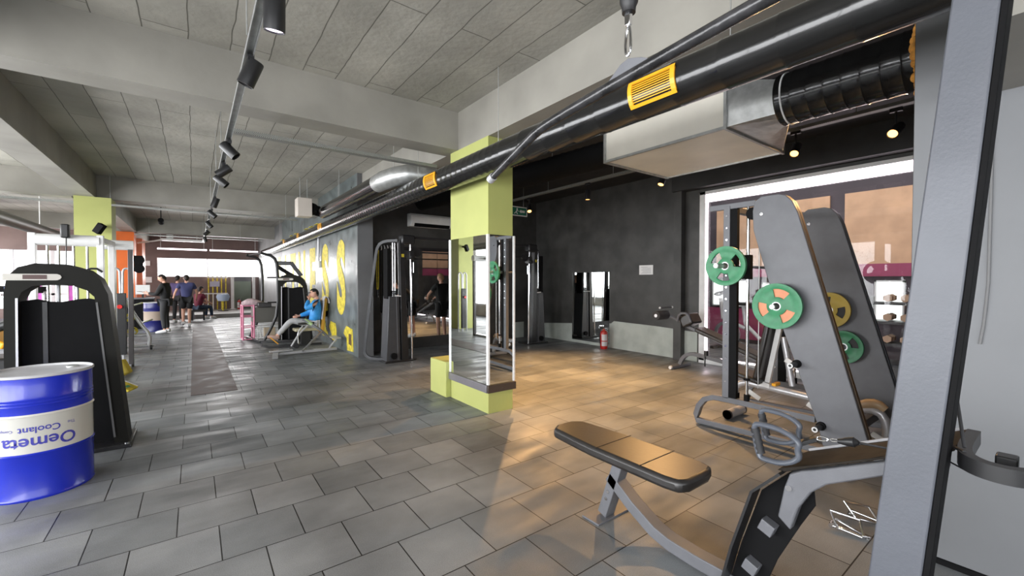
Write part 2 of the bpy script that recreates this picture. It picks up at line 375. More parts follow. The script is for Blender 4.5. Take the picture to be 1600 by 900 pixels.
S('wall_behind', M_darkwall, (-8, 3.25, -5.3, -5.2, 0, .6), (-8, 3.25, -5.3, -5.2, 3.15, ZC))
f = S('window_%d' % n, M_frame, *[(x, x + .08, -5.3, -5.2, .6, 3.15) for x in (-7.4, -5.2, -3, -.8, 1.4, 3.1)]); n += 1
g = MB(); g.box(-7.4, 3.2, -5.26, -5.25, .6, 3.15); g.build('window_pane', M_glass, f)
# far wall with strip window
M_farwall = mat('far_wall_brownish', (0.17, 0.12, 0.11), 0.6, nscale=1.5, namt=0.1)
S('wall_far', M_farwall, (-2.3, 2.62, 24.8, 25.0, 0, 1.72), (-2.3, 2.62, 24.8, 25.0, 2.56, ZC), (-2.3, -1.3, 24.8, 25.0, 1.72, 2.56),
  (-8, -6.9, 24.8, 25, 0, ZC), (-6.9, -2.3, 24.8, 25, 0, .45), (-6.9, -2.3, 24.8, 25, 2.75, ZC))
f = S('window_%d' % n, M_frame, (-1.32, 2.62, 24.78, 24.86, 1.70, 1.73), (-1.32, 2.62, 24.78, 24.86, 2.55, 2.58), (0.5, .54, 24.78, 24.86, 1.73, 2.55)); n += 1
g = MB(); g.box(-1.3, 2.62, 24.9, 24.91, 1.72, 2.56); g.build('window_pane', M_glass, f)
M_magenta = mat('magenta_film', (0.55, 0.12, 0.5), 0.4, nscale=5, namt=0.1)
f = S('window_%d' % n, M_frame, *[(x, x + .1, 24.78, 24.9, .45, 2.75) for x in (-6.9, -5.7, -4.6, -3.5, -2.45)], (-6.9, -2.3, 24.78, 24.9, .95, 1.03)); n += 1
g = MB(); g.box(-6.9, -2.3, 24.9, 24.91, .45, 2.75); g.build('window_pane', M_glass, f)
S('platform', mat('pale_step', (0.32, 0.31, 0.3), 0.6), (-1.4, 2.6, 21.3, 24.8, 0, .16))
# exterior: pale ground and a facade beyond the left windows
S('exterior_ground', mat('pale_paving', (0.5, 0.5, 0.48), 0.8, nscale=2, namt=0.1), (-40, -4.8, -20, 60, -0.2, -0.1), (-8, 14, 26, 60, -0.2, -0.1))

# ---- glass partition to the next room, lined with a light strip
w2 = S('window_%d' % n, M_white, (7.6, 7.7, 4.14, 4.25, .05, 3.2), (7.6, 7.7, 1.2, 4.25, 0.0, .1), (7.6, 7.7, 1.2, 4.25, 3.14, 3.2), bevel=.004)
g = MB(); g.box(7.66, 7.67, 1.2, 4.2, .08, 3.16); g.build('window_pane', glass('partition_glass', 0.0), w2)
g = MB(); g.box(7.605, 7.65, 1.2, 4.14, 3.0, 3.13); g.box(7.62, 7.64, 4.10, 4.125, .1, 3.0); g.box(7.62, 7.64, 1.2, 4.12, .1, .125); o = g.build('light_strip', M_led, w2); o['label'] = 'glowing white light strip'
# the room beyond
M_tan = mat('tan_plaster', (0.60, 0.37, 0.23), 0.7, nscale=3, namt=0.1)
S('wall_next_room', mat('dark_plum_wall', (0.06, 0.045, 0.055), 0.6, nscale=2, namt=0.1), (10.9, 11.1, -2, 9, 0, 5.5))
S('wall_next_room_side', M_darkwall, (7.85, 11, 8.8, 9, 0, 5.5), (7.85, 11, -2.2, -2, 0, 5.5))
for k, (y0, y1) in enumerate(((-1.5, .0), (.25, 2.9), (3.16, 5.6), (5.9, 8.4))):
    S('trim_%d' % (k + 2), M_tan, (10.85, 10.9, y0, y1, 1.88, 3.35))
S('trim_6', mat('raspberry_band', (0.33, 0.05, 0.12), 0.55, nscale=3, namt=0.08), (10.84, 10.9, -2, 8.8, 1.63, 1.88))
S('trim_8', M_tan, (8.0, 9.2, -1.99, -1.97, 2.2, 4.3), (9.35, 10.8, -1.99, -1.97, 2.2, 4.3))
S('trim_9', mat('raspberry_band', (0.33, 0.05, 0.12)), (7.86, 10.84, -1.99, -1.96, 1.8, 2.15))
S('trim_7', mat('raspberry_band'  , (0.33, 0.05, 0.12)), (10.84, 10.9, 3.6, 8.8, .1, .85))
for k, (y0, y1, z0, z1) in enumerate(((1.95, 2.4, .75, 1.55), (3.9, 4.5, .9, 1.5), (4.8, 5.7, .9, 1.55))):
    ww = S('window_%d' % (n + 1 + k), M_white, (10.84, 10.9, y0, y1, z0, z0 + .03), (10.84, 10.9, y0, y1, z1 - .03, z1), (10.84, 10.9, y0, y0 + .03, z0, z1), (10.84, 10.9, y1 - .03, y1, z0, z1))
    g = MB(); g.box(10.875, 10.885, y0 + .03, y1 - .03, z0 + .03, z1 - .03); g.build('window_pane', mat('daylit_window', (1, 1, 1), .4, emis=(.9, 1, .96), estr=.9), ww)
area('next_room_fill', (9.3, 3.5, 4.6), (0, 0, 0), 2.0, 5.0, 34, (1, .93, .85))  # unseen fill light added to brighten the tan walls beyond the glass

# ================================================================== FITTINGS OF THE COLUMN AND WALLS
# mirrors clad round the lime column
t = thing('column_mirror', 'tall mirror on the corridor side of the lime column, framed in white trim', 'mirror', (2.70, 4.52, .34))
part('mirror_pane', M_mirror, t, lambda b: b.box(2.70, 2.714, 4.075, 4.95, .34, 2.08))
part('edge_trim', M_white, t, lambda b: (b.box(2.69, 2.714, 4.935, 4.965, .34, 2.08), b.box(2.69, 2.714, 4.05, 4.075, .34, 2.08)), .002)
part('bottom_rail', mat('aluminium_rail', (.25, .24, .26), .35, .5), t, lambda b: (b.box(2.682, 2.7135, 4.06, 4.975, .245, .335), b.cyl((2.682, 4.55, .29), (2.678, 4.55, .29), .008, seg=8)), .002)
t = thing('column_mirror', 'tall mirror on the narrow face of the lime column above warm-lit floor', 'mirror', (2.89, 4.05, .34))
part('mirror_pane', M_mirror, t, lambda b: b.box(2.715, 3.065, 4.05, 4.064, .34, 2.08))
part('edge_trim', M_white, t, lambda b: (b.box(3.06, 3.085, 4.04, 4.064, .34, 2.08), b.box(2.69, 2.716, 4.035, 4.049, .34, 2.08)), .002)
part('bottom_rail', mat('dark_bronze_rail', (.09, .07, .06), .35, .4), t, lambda b: (b.box(2.69, 3.095, 4.032, 4.0635, .245, .335), b.cyl((2.89, 4.032, .29), (2.89, 4.028, .29), .008, seg=8)), .002)
b = MB(); b.box(2.64, 2.95, 4.965, 5.42, 0, .47)
tag(b.build('painted_box', M_lime, bevel=.012), 'lime green painted box on the floor behind the mirrored column', 'box')
# mirrors on back and right walls
t = thing('wall_mirror', 'wide mirror in two panes on the back wall under the air conditioner', 'mirror', (4.5, 9.04, .25))
for a, c in ((3.5, 4.58), (4.59, 6.1)): part('mirror_pane', M_mirror, t, lambda b: b.box(a, c, 9.03, 9.049, .25, 2.22))
part('top_rail', M_black, t, lambda b: b.box(3.48, 6.12, 9.02, 9.049, 2.22, 2.3))
b = MB(); b.box(7.63, 7.649, 6.42, 7.62, .07, 1.74)
tag(b.build('leaning_mirror', M_mirror), 'unframed rectangular mirror standing low on the dark right wall', 'mirror')
# notice
def paper(name, label, x0, x1, y0, y1, z0, z1):
    t = thing(name, label, 'notice', ((x0 + x1) / 2, (y0 + y1) / 2, z0))
    part('sheet', M_white, t, lambda b: b.box(x0, x1, y0, y1, z0, z1))
    return t
t = paper('wall_notice', 'white printed paper sheet taped to the dark right wall', 7.642, 7.648, 5.28, 5.62, 1.67, 1.87)
M_ink = mat('grey_ink', (.2, .2, .24), .6)
for k in range(7): part('printed_line', M_ink, t, lambda b: b.box(7.6405, 7.6418, 5.33 + (.08 if k == 6 else 0), 5.57 - .02 * (k % 3), 1.695 + k * .022, 1.7 + k * .022))
paper('wall_notice', 'white paper sheet on the far wall beside the rust column, upper one', -1.85, -1.55, 24.78, 24.795, 2.2, 2.42)
paper('wall_notice', 'white paper sheet on the far wall beside the rust column, lower one', -1.88, -1.5, 24.78, 24.795, 1.45, 1.7)
# fire extinguisher
t = thing('fire_extinguisher', 'red fire extinguisher with white labels wrapped in clear film by the wall mirror', 'fire extinguisher', (7.42, 6.4, 0))
part('cylinder', M_red, t, lambda b: b.lathe([(0, .0), (.07, .0), (.082, .02), (.083, .34), (.07, .39), (.03, .42), (.025, .45), (0, .45)], (7.42, 6.4, 0)))
part('label', M_white, t, lambda b: b.tube([(7.42 + .0855 * math.cos(a), 6.4 + .0855 * math.sin(a), 0) for a in (3.3, 3.4)], .001) if False else [b._q([(7.42 + .0842 * math.cos(a0), 6.4 + .0842 * math.sin(a0), z0), (7.42 + .0842 * math.cos(a1), 6.4 + .0842 * math.sin(a1), z0), (7.42 + .0842 * math.cos(a1), 6.4 + .0842 * math.sin(a1), z1), (7.42 + .0842 * math.cos(a0), 6.4 + .0842 * math.sin(a0), z1)], [(0, 1, 2, 3)]) for z0, z1 in ((.07, .17), (.19, .33)) for a0, a1 in [(3.2 + .2 * i, 3.4 + .2 * i) for i in range(8)]])
part('handle', M_black, t, lambda b: (b.bar((7.42, 6.4, .45), (7.36, 6.33, .5), .02, .012), b.bar((7.42, 6.4, .46), (7.35, 6.33, .465), .018, .012)))
part('hose', M_rubber, t, lambda b: b.tube([(7.42, 6.4, .46), (7.37, 6.46, .46), (7.34, 6.47, .35), (7.35, 6.45, .12)], .011, 8, 2))
part('film_wrap', glass('clear_film', .1, (.93, .93, .95)), t, lambda b: b.lathe([(.09, .02), (.095, .2), (.1, .4), (.12, .5), (.105, .52)], (7.42, 6.4, 0), seg=14))
t = dup(t, (-.93, 24.2, .17), 0, 'small red fire extinguisher on the pale step by the far wall'); t.location = (1.75, 24.3, .16)
# exit sign
t = thing('exit_sign', 'green and white emergency exit sign hanging beside the lime column', 'exit sign', (5.9, 7.6, 3.0))
part('sign_face', mat('exit_green', (.02, .16, .10), .4), t, lambda b: b.box(5.62, 6.13, 7.6, 7.62, 3.03, 3.2))
part('border', M_white, t, lambda b: (b.box(5.6, 6.15, 7.595, 7.625, 3.2, 3.22), b.box(5.6, 6.15, 7.595, 7.625, 3.01, 3.03), b.box(6.13, 6.15, 7.595, 7.625, 3.03, 3.2), b.box(5.6, 5.62, 7.595, 7.625, 3.03, 3.2)))
part('pictogram', M_white, t, lambda b: (b.ball((5.86, 7.597, 3.165), .018), b.bar((5.86, 7.597, 3.15), (5.83, 7.597, 3.09), .02, .01, (0, 1, 0)), b.bar((5.83, 7.597, 3.1), (5.87, 7.597, 3.05), .014, .008, (0, 1, 0)), b.bar((5.83, 7.597, 3.1), (5.78, 7.597, 3.06), .014, .008, (0, 1, 0)), b.bar((5.86, 7.597, 3.14), (5.9, 7.597, 3.11), .012, .008, (0, 1, 0)), b.prism([(5.97, 3.09), (6.08, 3.09), (6.08, 3.14), (5.97, 3.14)], 7.595, 7.599, 'XZ'), b.prism([(5.97, 3.075), (5.97, 3.155), (5.92, 3.115)], 7.595, 7.599, 'XZ')))
rods('hanger', M_steel, t, [((5.7, 7.61, 3.2), (5.7, 7.61, ZC)), ((6.05, 7.61, 3.2), (6.05, 7.61, ZC))])
# air conditioner
t = thing('air_conditioner', 'white wall air conditioner above the mirror on the back wall', 'air conditioner', (4.35, 8.93, 2.75))
part('housing', M_white, t, lambda b: b.prism([(9.05, 2.76), (8.86, 2.76), (8.82, 2.83), (8.82, 2.99), (8.86, 3.04), (9.05, 3.05)], 3.85, 4.85), .01)
part('air_outlet', M_blackm, t, lambda b: b.prism([(8.858, 2.757), (8.816, 2.825), (8.812, 2.8), (8.85, 2.75)], 3.93, 4.8))
part('front_panel_seam', M_ink, t, lambda b: b.box(3.87, 4.83, 8.817, 8.821, 2.965, 2.968))
# painted lettering on the glossy wall
wall_ss_paint = thing('painted_lettering', 'large yellow stencilled letters painted on the glossy grey wall', 'wall lettering', (2.62, 11.5, .3))
import itertools
for i, ch in enumerate('SSENTIF'):
    yc = 9.82 + 1.42 * i
    me = text_mesh(ch, 2.10, bold=.10, extr=.0015, sx=.66)
    place_text('painted_letter', me, M_yellow, wall_ss_paint, lambda x, y, z: (2.617 - z, yc - x, 1.53 + y))
for yc, polys in ((9.26, [[(.30, .44), (.14, .54), (-.28, .50), (-.33, .04), (.10, .02), (.14, .28), (.36, .36)]]),
                  (10.5, [[(.36, .40), (.22, .54), (-.2, .52), (-.30, .34), (-.26, .12), (.02, .02), (.16, .04), (.14, .24)]]),
                  (11.35, [[(.34, .38), (.34, .50), (-.1, .50), (-.16, .30), (-.34, .26), (-.34, .14), (.16, .12), (.2, .38)]])):
    for pl in polys: part('painted_letter', M_yellow, wall_ss_paint, lambda b: b.prism([(yc + u, v + .03) for u, v in pl], 2.612, 2.6195))
part('letter_counter', mat('brown_paint', (.12, .07, .02), .6), wall_ss_paint, lambda b: b.prism([(9.24, .20), (9.24, .42), (9.04, .42), (9.04, .18)], 2.6105, 2.612))
# conduit and switch on the glossy wall
t = thing('wall_conduit', 'grey cable conduit with white switch box running down the lettered wall', 'conduit', (2.6, 11.75, 1.9))
part('pipe', M_silver, t, lambda b: b.cyl((2.58, 11.75, 2.0), (2.58, 11.75, 2.9), .025, seg=10))
part('switch_box', M_white, t, lambda b: b.box(2.56, 2.62, 11.65, 11.8, 1.88, 2.05), .006)

# ================================================================== CEILING SERVICES
def sleeve(b, c0, c1, r, n, amp=.004):
    """ribbed flexible sleeve"""
    p0, p1 = Vector(c0), Vector(c1); pts = []; rs = []
    for i in range(n * 2 + 1):
        pts.append(p0.lerp(p1, i / (2 * n))); rs.append(r + (amp if i % 2 else 0))
    b.tube(pts, rs, 28)
M_ductb = mat('black_duct_foil', (.010, .010, .010), .2, nscale=5, namt=.2, bump=.12, bscale=14, coat=.3)
t = thing('spiral_duct', 'long black foil ventilation duct crossing in front of the lime column', 'duct', (2.47, 9, 2.66))
DX, DZ = 2.46, 2.79
def ductA(b):
    pts, rs = [], []; y = .3
    sag = lambda y: -.05 * math.sin(max(0, y - 3) / 12) if y > 3 else 0
    while y < 21.5:
        for dy, r in ((0, .138), (.008, .1405 if y < 3 else .1392), (.016, .1385)): pts.append((DX, y + dy, DZ + sag(y))); rs.append(r)
        y += .30 if y < 3 else (.115 if y < 14 else .4)
    b.tube(pts, rs, 32)
part('duct_sleeve', M_ductb, t, ductA)
def grille(y0, y1, a0, a1):
    """amber register curved on the duct between angles a0..a1 (from -X axis downwards)"""
    def P(a, y, r): return (DX - r * math.cos(a), y, DZ - r * math.sin(a))
    def fr(b):
        N = 10; cells = []
        def strip(u0, u1, v0, v1, r0=.141, r1=.152, n=6):
            for i in range(n):
                b0 = u0 + (u1 - u0) * i / n; b1 = u0 + (u1 - u0) * (i + 1) / n
                q = [P(b0, v0, r0), P(b1, v0, r0), P(b1, v1, r0), P(b0, v1, r0), P(b0, v0, r1), P(b1, v0, r1), P(b1, v1, r1), P(b0, v1, r1)]
                b._q(q, [(0, 1, 2, 3), (7, 6, 5, 4), (0, 4, 5, 1), (3, 2, 6, 7), (1, 5, 6, 2), (0, 3, 7, 4)])
        mgn = (y1 - y0) * .09; ma = (a1 - a0) * .12
        strip(a0, a1, y0, y0 + mgn); strip(a0, a1, y1 - mgn, y1)
        strip(a0, a0 + ma, y0, y1, n=1); strip(a1 - ma, a1, y0, y1, n=1)
        for i in range(1, 9):
            c = a0 + ma + (a1 - a0 - 2 * ma) * i / 9; strip(c - .022, c + .022, y0 + mgn, y1 - mgn, .142, .148, 1)
    part('air_grille', M_amber, t, fr)
for y0, y1 in ((1.46, 1.80), (4.62, 4.93), (10.3, 10.6), (12.9, 13.1), (15.2, 15.4)): grille(y0, y1, -.45, .75)
parts('tape_mark', M_yellow, t, [lambda b, y=y: b.bar((DX - .09, y, DZ + .105), (DX - .09, y + .35, DZ + .105), .05, .01) for y in (10.8, 11.4, 12.0, 13.4, 14.1, 15.7)])
rods('hanger', M_steel, t, [((DX, y, DZ + .1), (DX, y, ZC)) for y in (1.2, 3.5, 5.4, 9.4, 13, 17)])
# big duct with sheet metal plenum
t = thing('air_plenum', 'galvanised sheet metal plenum box under the black ducts', 'duct box', (4.4, 2.6, 2.9))
part('casing', mat('brushed_sheet', (.86, .82, .72), .5, .1, nscale=2, namt=.06), t, lambda b: (b.box(3.82, 5.05, 1.9, 3.28, 2.92, 3.34)), .004)
part('flange', M_steel, t, lambda b: (b.box(3.8, 5.07, 1.885, 1.91, 2.9, 3.36), b.box(3.8, 5.07, 3.27, 3.295, 2.9, 3.36), b.box(3.805, 3.83, 1.9, 3.28, 2.905, 2.93), b.box(5.04, 5.06, 1.9, 3.28, 2.905, 2.93)))
def taper(b):
    N = 24; A = []; Bv = []
    for k in range(N):
        a = 2 * PI * k / N + PI / 4; c_, s_ = math.cos(a), math.sin(a); m_ = max(abs(c_), abs(s_))
        A.append((4.435 + .615 * c_ / m_, 1.9, 3.13 + .21 * s_ / m_)); Bv.append((3.98 + .2 * c_, 1.5, 3.06 + .2 * s_))
    b._q(A + Bv, [(k, (k + 1) % N, N + (k + 1) % N, N + k) for k in range(N)])
part('transition', M_steel, t, taper)
t2 = thing('round_duct', 'fat glossy black duct running from the metal plenum into the wall', 'duct', (3.98, 1.1, 2.85))
def ductB(b):
    pts, rs = [], []; y = .6
    while y < 1.53:
        for dy, r in ((0, .205), (.01, .209), (.02, .205)): pts.append((3.98, y + dy, 3.06)); rs.append(r)
        y += .11
    b.tube(pts, rs, 36)
part('duct_sleeve', M_ductb, t2, ductB)
part('clamp_band', M_white, t2, lambda b: b.tube([(3.98, 1.44, 3.06), (3.98, 1.452, 3.06)], .2115, 36))
def foam(b):
    for k in range(30):
        a = k / 30 * 2 * PI; r = .215 + random.uniform(-.01, .02)
        b.ball((3.98 + r * math.cos(a), .64 + random.uniform(-.01, .02), 3.06 + r * math.sin(a)), random.uniform(.022, .042), (1, .8, 1), 8)
part('foam_seal', M_foam, t2, foam)
t3 = thing('flexible_duct', 'dark ribbed flexible duct behind the metal plenum along the ceiling', 'duct', (4.2, 6, 2.9))
part('duct_sleeve', M_blackm, t3, lambda b: sleeve(b, (4.2, 3.31, 3.14), (4.0, 8.6, 3.24), .16, 40, .008))
rods('hanger', M_steel, t3, [((4.1, y, 3.2), (4.1, y, ZC)) for y in (4.5, 6.5, 8.2)])
# second high duct with metal elbow, fan and outlet
t = thing('elbow_duct', 'black duct with shiny metal elbow above the long duct', 'duct', (2.3, 7.8, 2.9))
part('duct_sleeve', M_ductb, t, lambda b: sleeve(b, (2.27, 9.9, 3.03), (2.27, 6.35, 3.03), .125, 24, .003))
part('metal_elbow', M_steel, t, lambda b: b.tube([(2.27, 6.42, 3.03), (2.27, 6.2, 3.03), (2.27, 6.19, 3.03), (2.36, 5.98, 3.06), (2.5, 5.85, 3.09), (2.51, 5.84, 3.09), (2.9, 5.75, 3.08)], [.135, .135, .14, .14, .14, .135, .135], 28))
part('branch', M_blackm, t, lambda b: b.tube([(2.27, 9.75, 3.03), (2.2, 9.88, 3.04), (2.11, 9.86, 3.06)], .11, 20, 2))
rods('hanger', M_steel, t, [((2.35, 6.0, 3.1), (2.35, 6.0, ZC)), ((2.27, 8.6, 3.1), (2.27, 8.6, ZC))])
t = thing('extractor_fan', 'cream extractor fan box hung under the ceiling at the duct end', 'fan', (1.98, 9.7, 2.9))
part('housing', mat('cream_plastic', (.62, .56, .5), .5), t, lambda b: (b.box(1.72, 2.0, 9.62, 9.92, 2.88, 3.26)), .01)
part('collar', M_blackm, t, lambda b: b.cyl((2.0, 9.75, 3.07), (2.06, 9.78, 3.06), .125, seg=24))
rods('bracket', M_steel, t, [((1.78, 9.7, 3.26), (1.78, 9.7, ZC)), ((1.94, 9.8, 3.26), (1.94, 9.8, ZC))], .006)
# cable trays (perforated) - long one carrying the spot track, cross ones
def tray_mat():
    m = bpy.data.materials.new('perforated_tray'); m.use_nodes = True; nt = m.node_tree; b = nt.nodes['Principled BSDF']
    b.inputs['Metallic'].default_value = .5; b.inputs['Roughness'].default_value = .45
    tc = nt.nodes.new('ShaderNodeTexCoord'); wv = nt.nodes.new('ShaderNodeTexWave'); wv.wave_type = 'BANDS'; wv.bands_direction = 'DIAGONAL'; wv.inputs['Scale'].default_value = 34
    nt.links.new(tc.outputs['Object'], wv.inputs['Vector']); cr = nt.nodes.new('ShaderNodeValToRGB'); cr.color_ramp.elements[0].position = .25; cr.color_ramp.elements[0].color = (.03, .03, .03, 1)
    cr.color_ramp.elements[1].position = .35; cr.color_ramp.elements[1].color = (.42, .43, .40, 1); nt.links.new(wv.outputs['Fac'], cr.inputs[0]); nt.links.new(cr.outputs[0], b.inputs['Base Color']); return m
M_tray = tray_mat()
def tray(label, p0, p1, up=.05, ends=()):
    t = thing('cable_tray', label, 'cable tray', p0)
    d = (Vector(p1) - Vector(p0)).normalized(); s = Vector((0, 0, 1)).cross(d) * .045
    def f(b):
        b.bar(p0, p1, .09, .004)
        for q in (s, -s): b.bar(Vector(p0) + q + Vector((0, 0, .018)), Vector(p1) + q + Vector((0, 0, .018)), .003, .036)
    part('channel', M_tray, t, f)
    rods('hanger_rod', M_steel, t, [(Vector(p0).lerp(Vector(p1), k), Vector(p0).lerp(Vector(p1), k) + Vector((0, 0, ZC - p0[2]))) for k in ends], .005)
    return t
tray('perforated metal cable tray crossing under the nearest cross beam to the lime column', (.3, 5.2, 3.06), (2.62, 5.2, 3.06), ends=(.02,))
tray('pale cable tray crossing in front of the middle ceiling beam', (-6.5, 11.8, 3.06), (2.1, 11.8, 3.06), ends=(.3, .6, .97))
tray('pale cable tray crossing at the farthest ceiling beam', (-1.6, 19.3, 3.1), (2.2, 19.3, 3.1), ends=(.1, .8))
tray('metal cable tray carrying the warm spotlights along the dark bay', (5.8, .62, 3.34), (5.8, 9.0, 3.34), ends=(.1, .3, .5, .7, .9))
t = thing('lighting_track', 'long galvanised track carrying black spotlights down the corridor ceiling', 'track', (.3, 2.2, 3.0))
part('rail', M_steel, t, lambda b: (b.box(.275, .325, 2.0, 20.5, 3.02, 3.026), b.box(.275, .279, 2.0, 20.5, 2.995, 3.03), b.box(.321, .325, 2.0, 20.5, 2.995, 3.03)))
rods('hanger_rod', M_steel, t, [((.27, y, 3.02), (.27, y, ZC)) for y in (3.0, 6.0, 7.4, 9.8, 14, 18)])
# spot heads
def spot(name, label, p, aim, lens, group, L=.17, R=.05, drop=.1, stem_to=None):
    t = thing(name, label, 'spotlight', p, group)
    p = Vector(p); a = Vector(aim).normalized(); c = p - Vector((0, 0, drop))
    st = stem_to or p
    part('adapter', M_black, t, lambda b: b.box(p.x - .018, p.x + .018, p.y - .05, p.y + .05, p.z - .035, p.z + .005))
    part('bracket', M_black, t, lambda b: b.tube([p, p - Vector((0, 0, drop * .5)), c - a * .02], .009, 8))
    def can(b):
        q = a.to_track_quat('Z', 'Y').to_matrix()
        b.lathe([(0, -L / 2), (R * .92, -L / 2), (R, -L / 2 + .006), (R, L / 2), (R * .9, L / 2), (R * .86, L / 2 - .02), (0, L / 2 - .022)], c, q, 24)
    part('lamp_can', M_black, t, can)
    part('lens', lens, t, lambda b: b.cyl(c + a * (L / 2 - .012), c + a * (L / 2 - .008), R * .84, seg=20))
    return t
heads = [(2.45, (.02, .25, -1)), (3.25, (-.35, .2, -.9)), (5.3, (.7, -.25, -.75)), (6.35, (-.75, .3, -.6)), (7.0, (.75, -.2, -.7)), (9.0, (-.3, .2, -.9)), (10.6, (.7, -.2, -.7)), (12.6, (.6, -.2, -.8)), (15, (-.7, .1, -.7)), (17.2, (.2, .1, -1))]
names = ['nearest to the camera, pointing straight down', 'second from the camera, tilted over', 'third along the track, just past the cable tray', 'fourth along the track, facing the windows', 'fifth along the track, facing the lettered wall', 'sixth along the track',
         'seventh along the track', 'eighth along the track', 'ninth along the track', 'last one at the far end of the track']
for (y, aim), nm in zip(heads, names):
    spot('track_spotlight', 'black cylinder track spotlight, ' + nm, (.31 if y > 3 else .34, y, 3.0), aim, M_coolens if y < 3 else M_blackm, 'spotlights on the corridor track')
warm = [((5.8, 1.13, 3.32), (-3.6, .7, -2.7), 'brightly glowing one above the lit window strip', .45), ((5.8, 2.04, 3.34), (-.9, -.1, -.9), 'tilted can beside the metal plenum', .5),
        ((5.8, 3.85, 3.32), (-1.6, .1, -3.1), 'glowing one just under the plenum corner', 2.6), ((5.8, 5.4, 3.34), (-.02, 0, -1), 'hanging straight down over the mirror wall', .5), ((5.8, 7.1, 3.32), (-1.1, -1.9, -3.1), 'glowing one beside the exit sign', 2.6)]
for p, aim, nm, k in warm:
    spot('warm_spotlight', 'black spotlight with warm lamp, ' + nm, p, aim, M_warm, 'warm spotlights in the dark bay', L=.18, R=.05, drop=.22)
    l = bpy.data.lights.new('spot_beam', 'SPOT'); l.energy = 225 * k; l.color = (1, .56, .22); l.spot_size = math.radians(86 if 'just under' not in nm else 108); l.spot_blend = 1.0; l.shadow_soft_size = .04
    o = bpy.data.objects.new('spot_beam', l); a = Vector(aim).normalized(); o.location = Vector(p) - Vector((0, 0, .22)) + a * .1; C.objects.link(o)
    o.rotation_euler = a.to_track_quat('-Z', 'Y').to_euler()
# LED tubes at the far end
for x0, x1, nm in ((-1.15, .45, 'one above the walking man'), (.55, 2.3, 'one ending at the long duct')):
    t = thing('tube_light', 'glowing fluorescent tube under the far ceiling, ' + nm, 'tube light', (x0, 22, 2.8), 'far tube lights')
    part('tube', M_led, t, lambda b: b.cyl((x0, 22, 2.82), (x1, 22, 2.82), .03, seg=12))
    rods('hanger', M_steel, t, [((x0 + .1, 22, 2.84), (x0 + .1, 22, ZC)), ((x1 - .1, 22, 2.84), (x1 - .1, 22, ZC))], .008)
t = thing('ceiling_cassette', 'flat pale ceiling unit above the far tube lights', 'ceiling unit', (-.2, 20.4, 3.0))
part('body', M_white, t, lambda b: b.box(-.95, .35, 20.2, 20.5, 3.02, 3.1), .01)
parts('hanger', M_steel, t, [lambda b: b.box(-.8, -.6, 20.3, 20.35, 3.1, ZC), lambda b: b.box(.1, .12, 20.3, 20.35, 3.1, ZC)])
part('pipe', M_white, t, lambda b: b.tube([(-.95, 20.35, 3.05), (-1.2, 20.35, 2.98), (-1.62, 20.35, 2.9)], .03, 8, 1))
t = thing('side_duct', 'dark round duct hanging over the left window bay', 'duct', (-3.1, 14, 2.7))
part('duct_sleeve', mat('olive_black', (.05, .05, .035), .5), t, lambda b: sleeve(b, (-3.05, 10, 2.8), (-3.05, 24.7, 2.8), .13, 60, .003))
rods('hanger', M_white, t, [((-3.05, y, 2.93), (-3.05, y, ZC)) for y in (11, 15.5, 20)], .01)
t = thing('ceiling_speaker', 'small dark cylinder lamp under the ceiling between the far beams', 'ceiling lamp', (.35, 16.0, 3.4))
part('can', M_blackm, t, lambda b: b.cyl((-.75, 16.2, 3.25), (-.75, 16.0, 3.3), .07, seg=16))
part('mount', M_blackm, t, lambda b: b.cyl((-.75, 16.1, 3.3), (-.75, 16.1, ZC), .012, seg=8))

# ================================================================== GYM MACHINES
def plate_thing(name, label, c, axis, R, m, group=None, inner=None, rot0=0.3, th=.035, hub=.03):
    """weight plate with raised rim, three grip openings and a steel hub"""
    t = thing(name, label, 'weight plate', c, group)
    c = Vector(c); q = Vector(axis).normalized().to_track_quat('Z', 'Y').to_matrix()
    def f(b):
        N = 60; rads = [hub + .008, R * .30, R * .40, R * .76, R * .86, R]
        hz = [th * .48, th * .48, th * .28, th * .28, th * .5, th * .46]
        def hole(k): a = (k / N + rot0) * 3 % 1; return .28 < a < .72
        top = [[None] * N for _ in rads]; bot = [[None] * N for _ in rads]
        for i, (r, h) in enumerate(zip(rads, hz)):
            for k in range(N):
                a = 2 * PI * k / N; rr = r
                top[i][k] = b.bm.verts.new(c + q @ Vector((rr * math.cos(a), rr * math.sin(a), h)))
                bot[i][k] = b.bm.verts.new(c + q @ Vector((rr * math.cos(a), rr * math.sin(a), -h)))
        for i in range(len(rads) - 1):
            for k in range(N):
                k1 = (k + 1) % N
                if i == 2 and hole(k):
                    for kk, edge in ((k, not hole((k - 1) % N)), (k1, not hole(k1))):
                        if edge: b.bm.faces.new((top[2][kk], top[3][kk], bot[3][kk], bot[2][kk]))
                    b.bm.faces.new((top[2][k], top[2][k1], bot[2][k1], bot[2][k])); b.bm.faces.new((top[3][k], top[3][k1], bot[3][k1], bot[3][k]))
                    continue
                b.bm.faces.new((top[i][k], top[i][k1], top[i + 1][k1], top[i + 1][k])); b.bm.faces.new((bot[i][k1], bot[i][k], bot[i + 1][k], bot[i + 1][k1]))
        for k in range(N):
            k1 = (k + 1) % N
            b.bm.faces.new((top[-1][k], top[-1][k1], bot[-1][k1], bot[-1][k])); b.bm.faces.new((top[0][k1], top[0][k], bot[0][k], bot[0][k1]))
    part('plate_body', m, t, f)
    part('hub_ring', M_steel, t, lambda b: b.lathe([(hub, -th * .5), (hub + .009, -th * .5), (hub + .009, th * .52), (hub, th * .52)], c, q, 28, closed=True))
    if inner: part('backing_disc', inner, t, lambda b: b.lathe([(hub + .01, -th * .2), (R * .8, -th * .2), (R * .8, -th * .1), (hub + .01, -th * .1)], c, q, 40, closed=True))
    return t

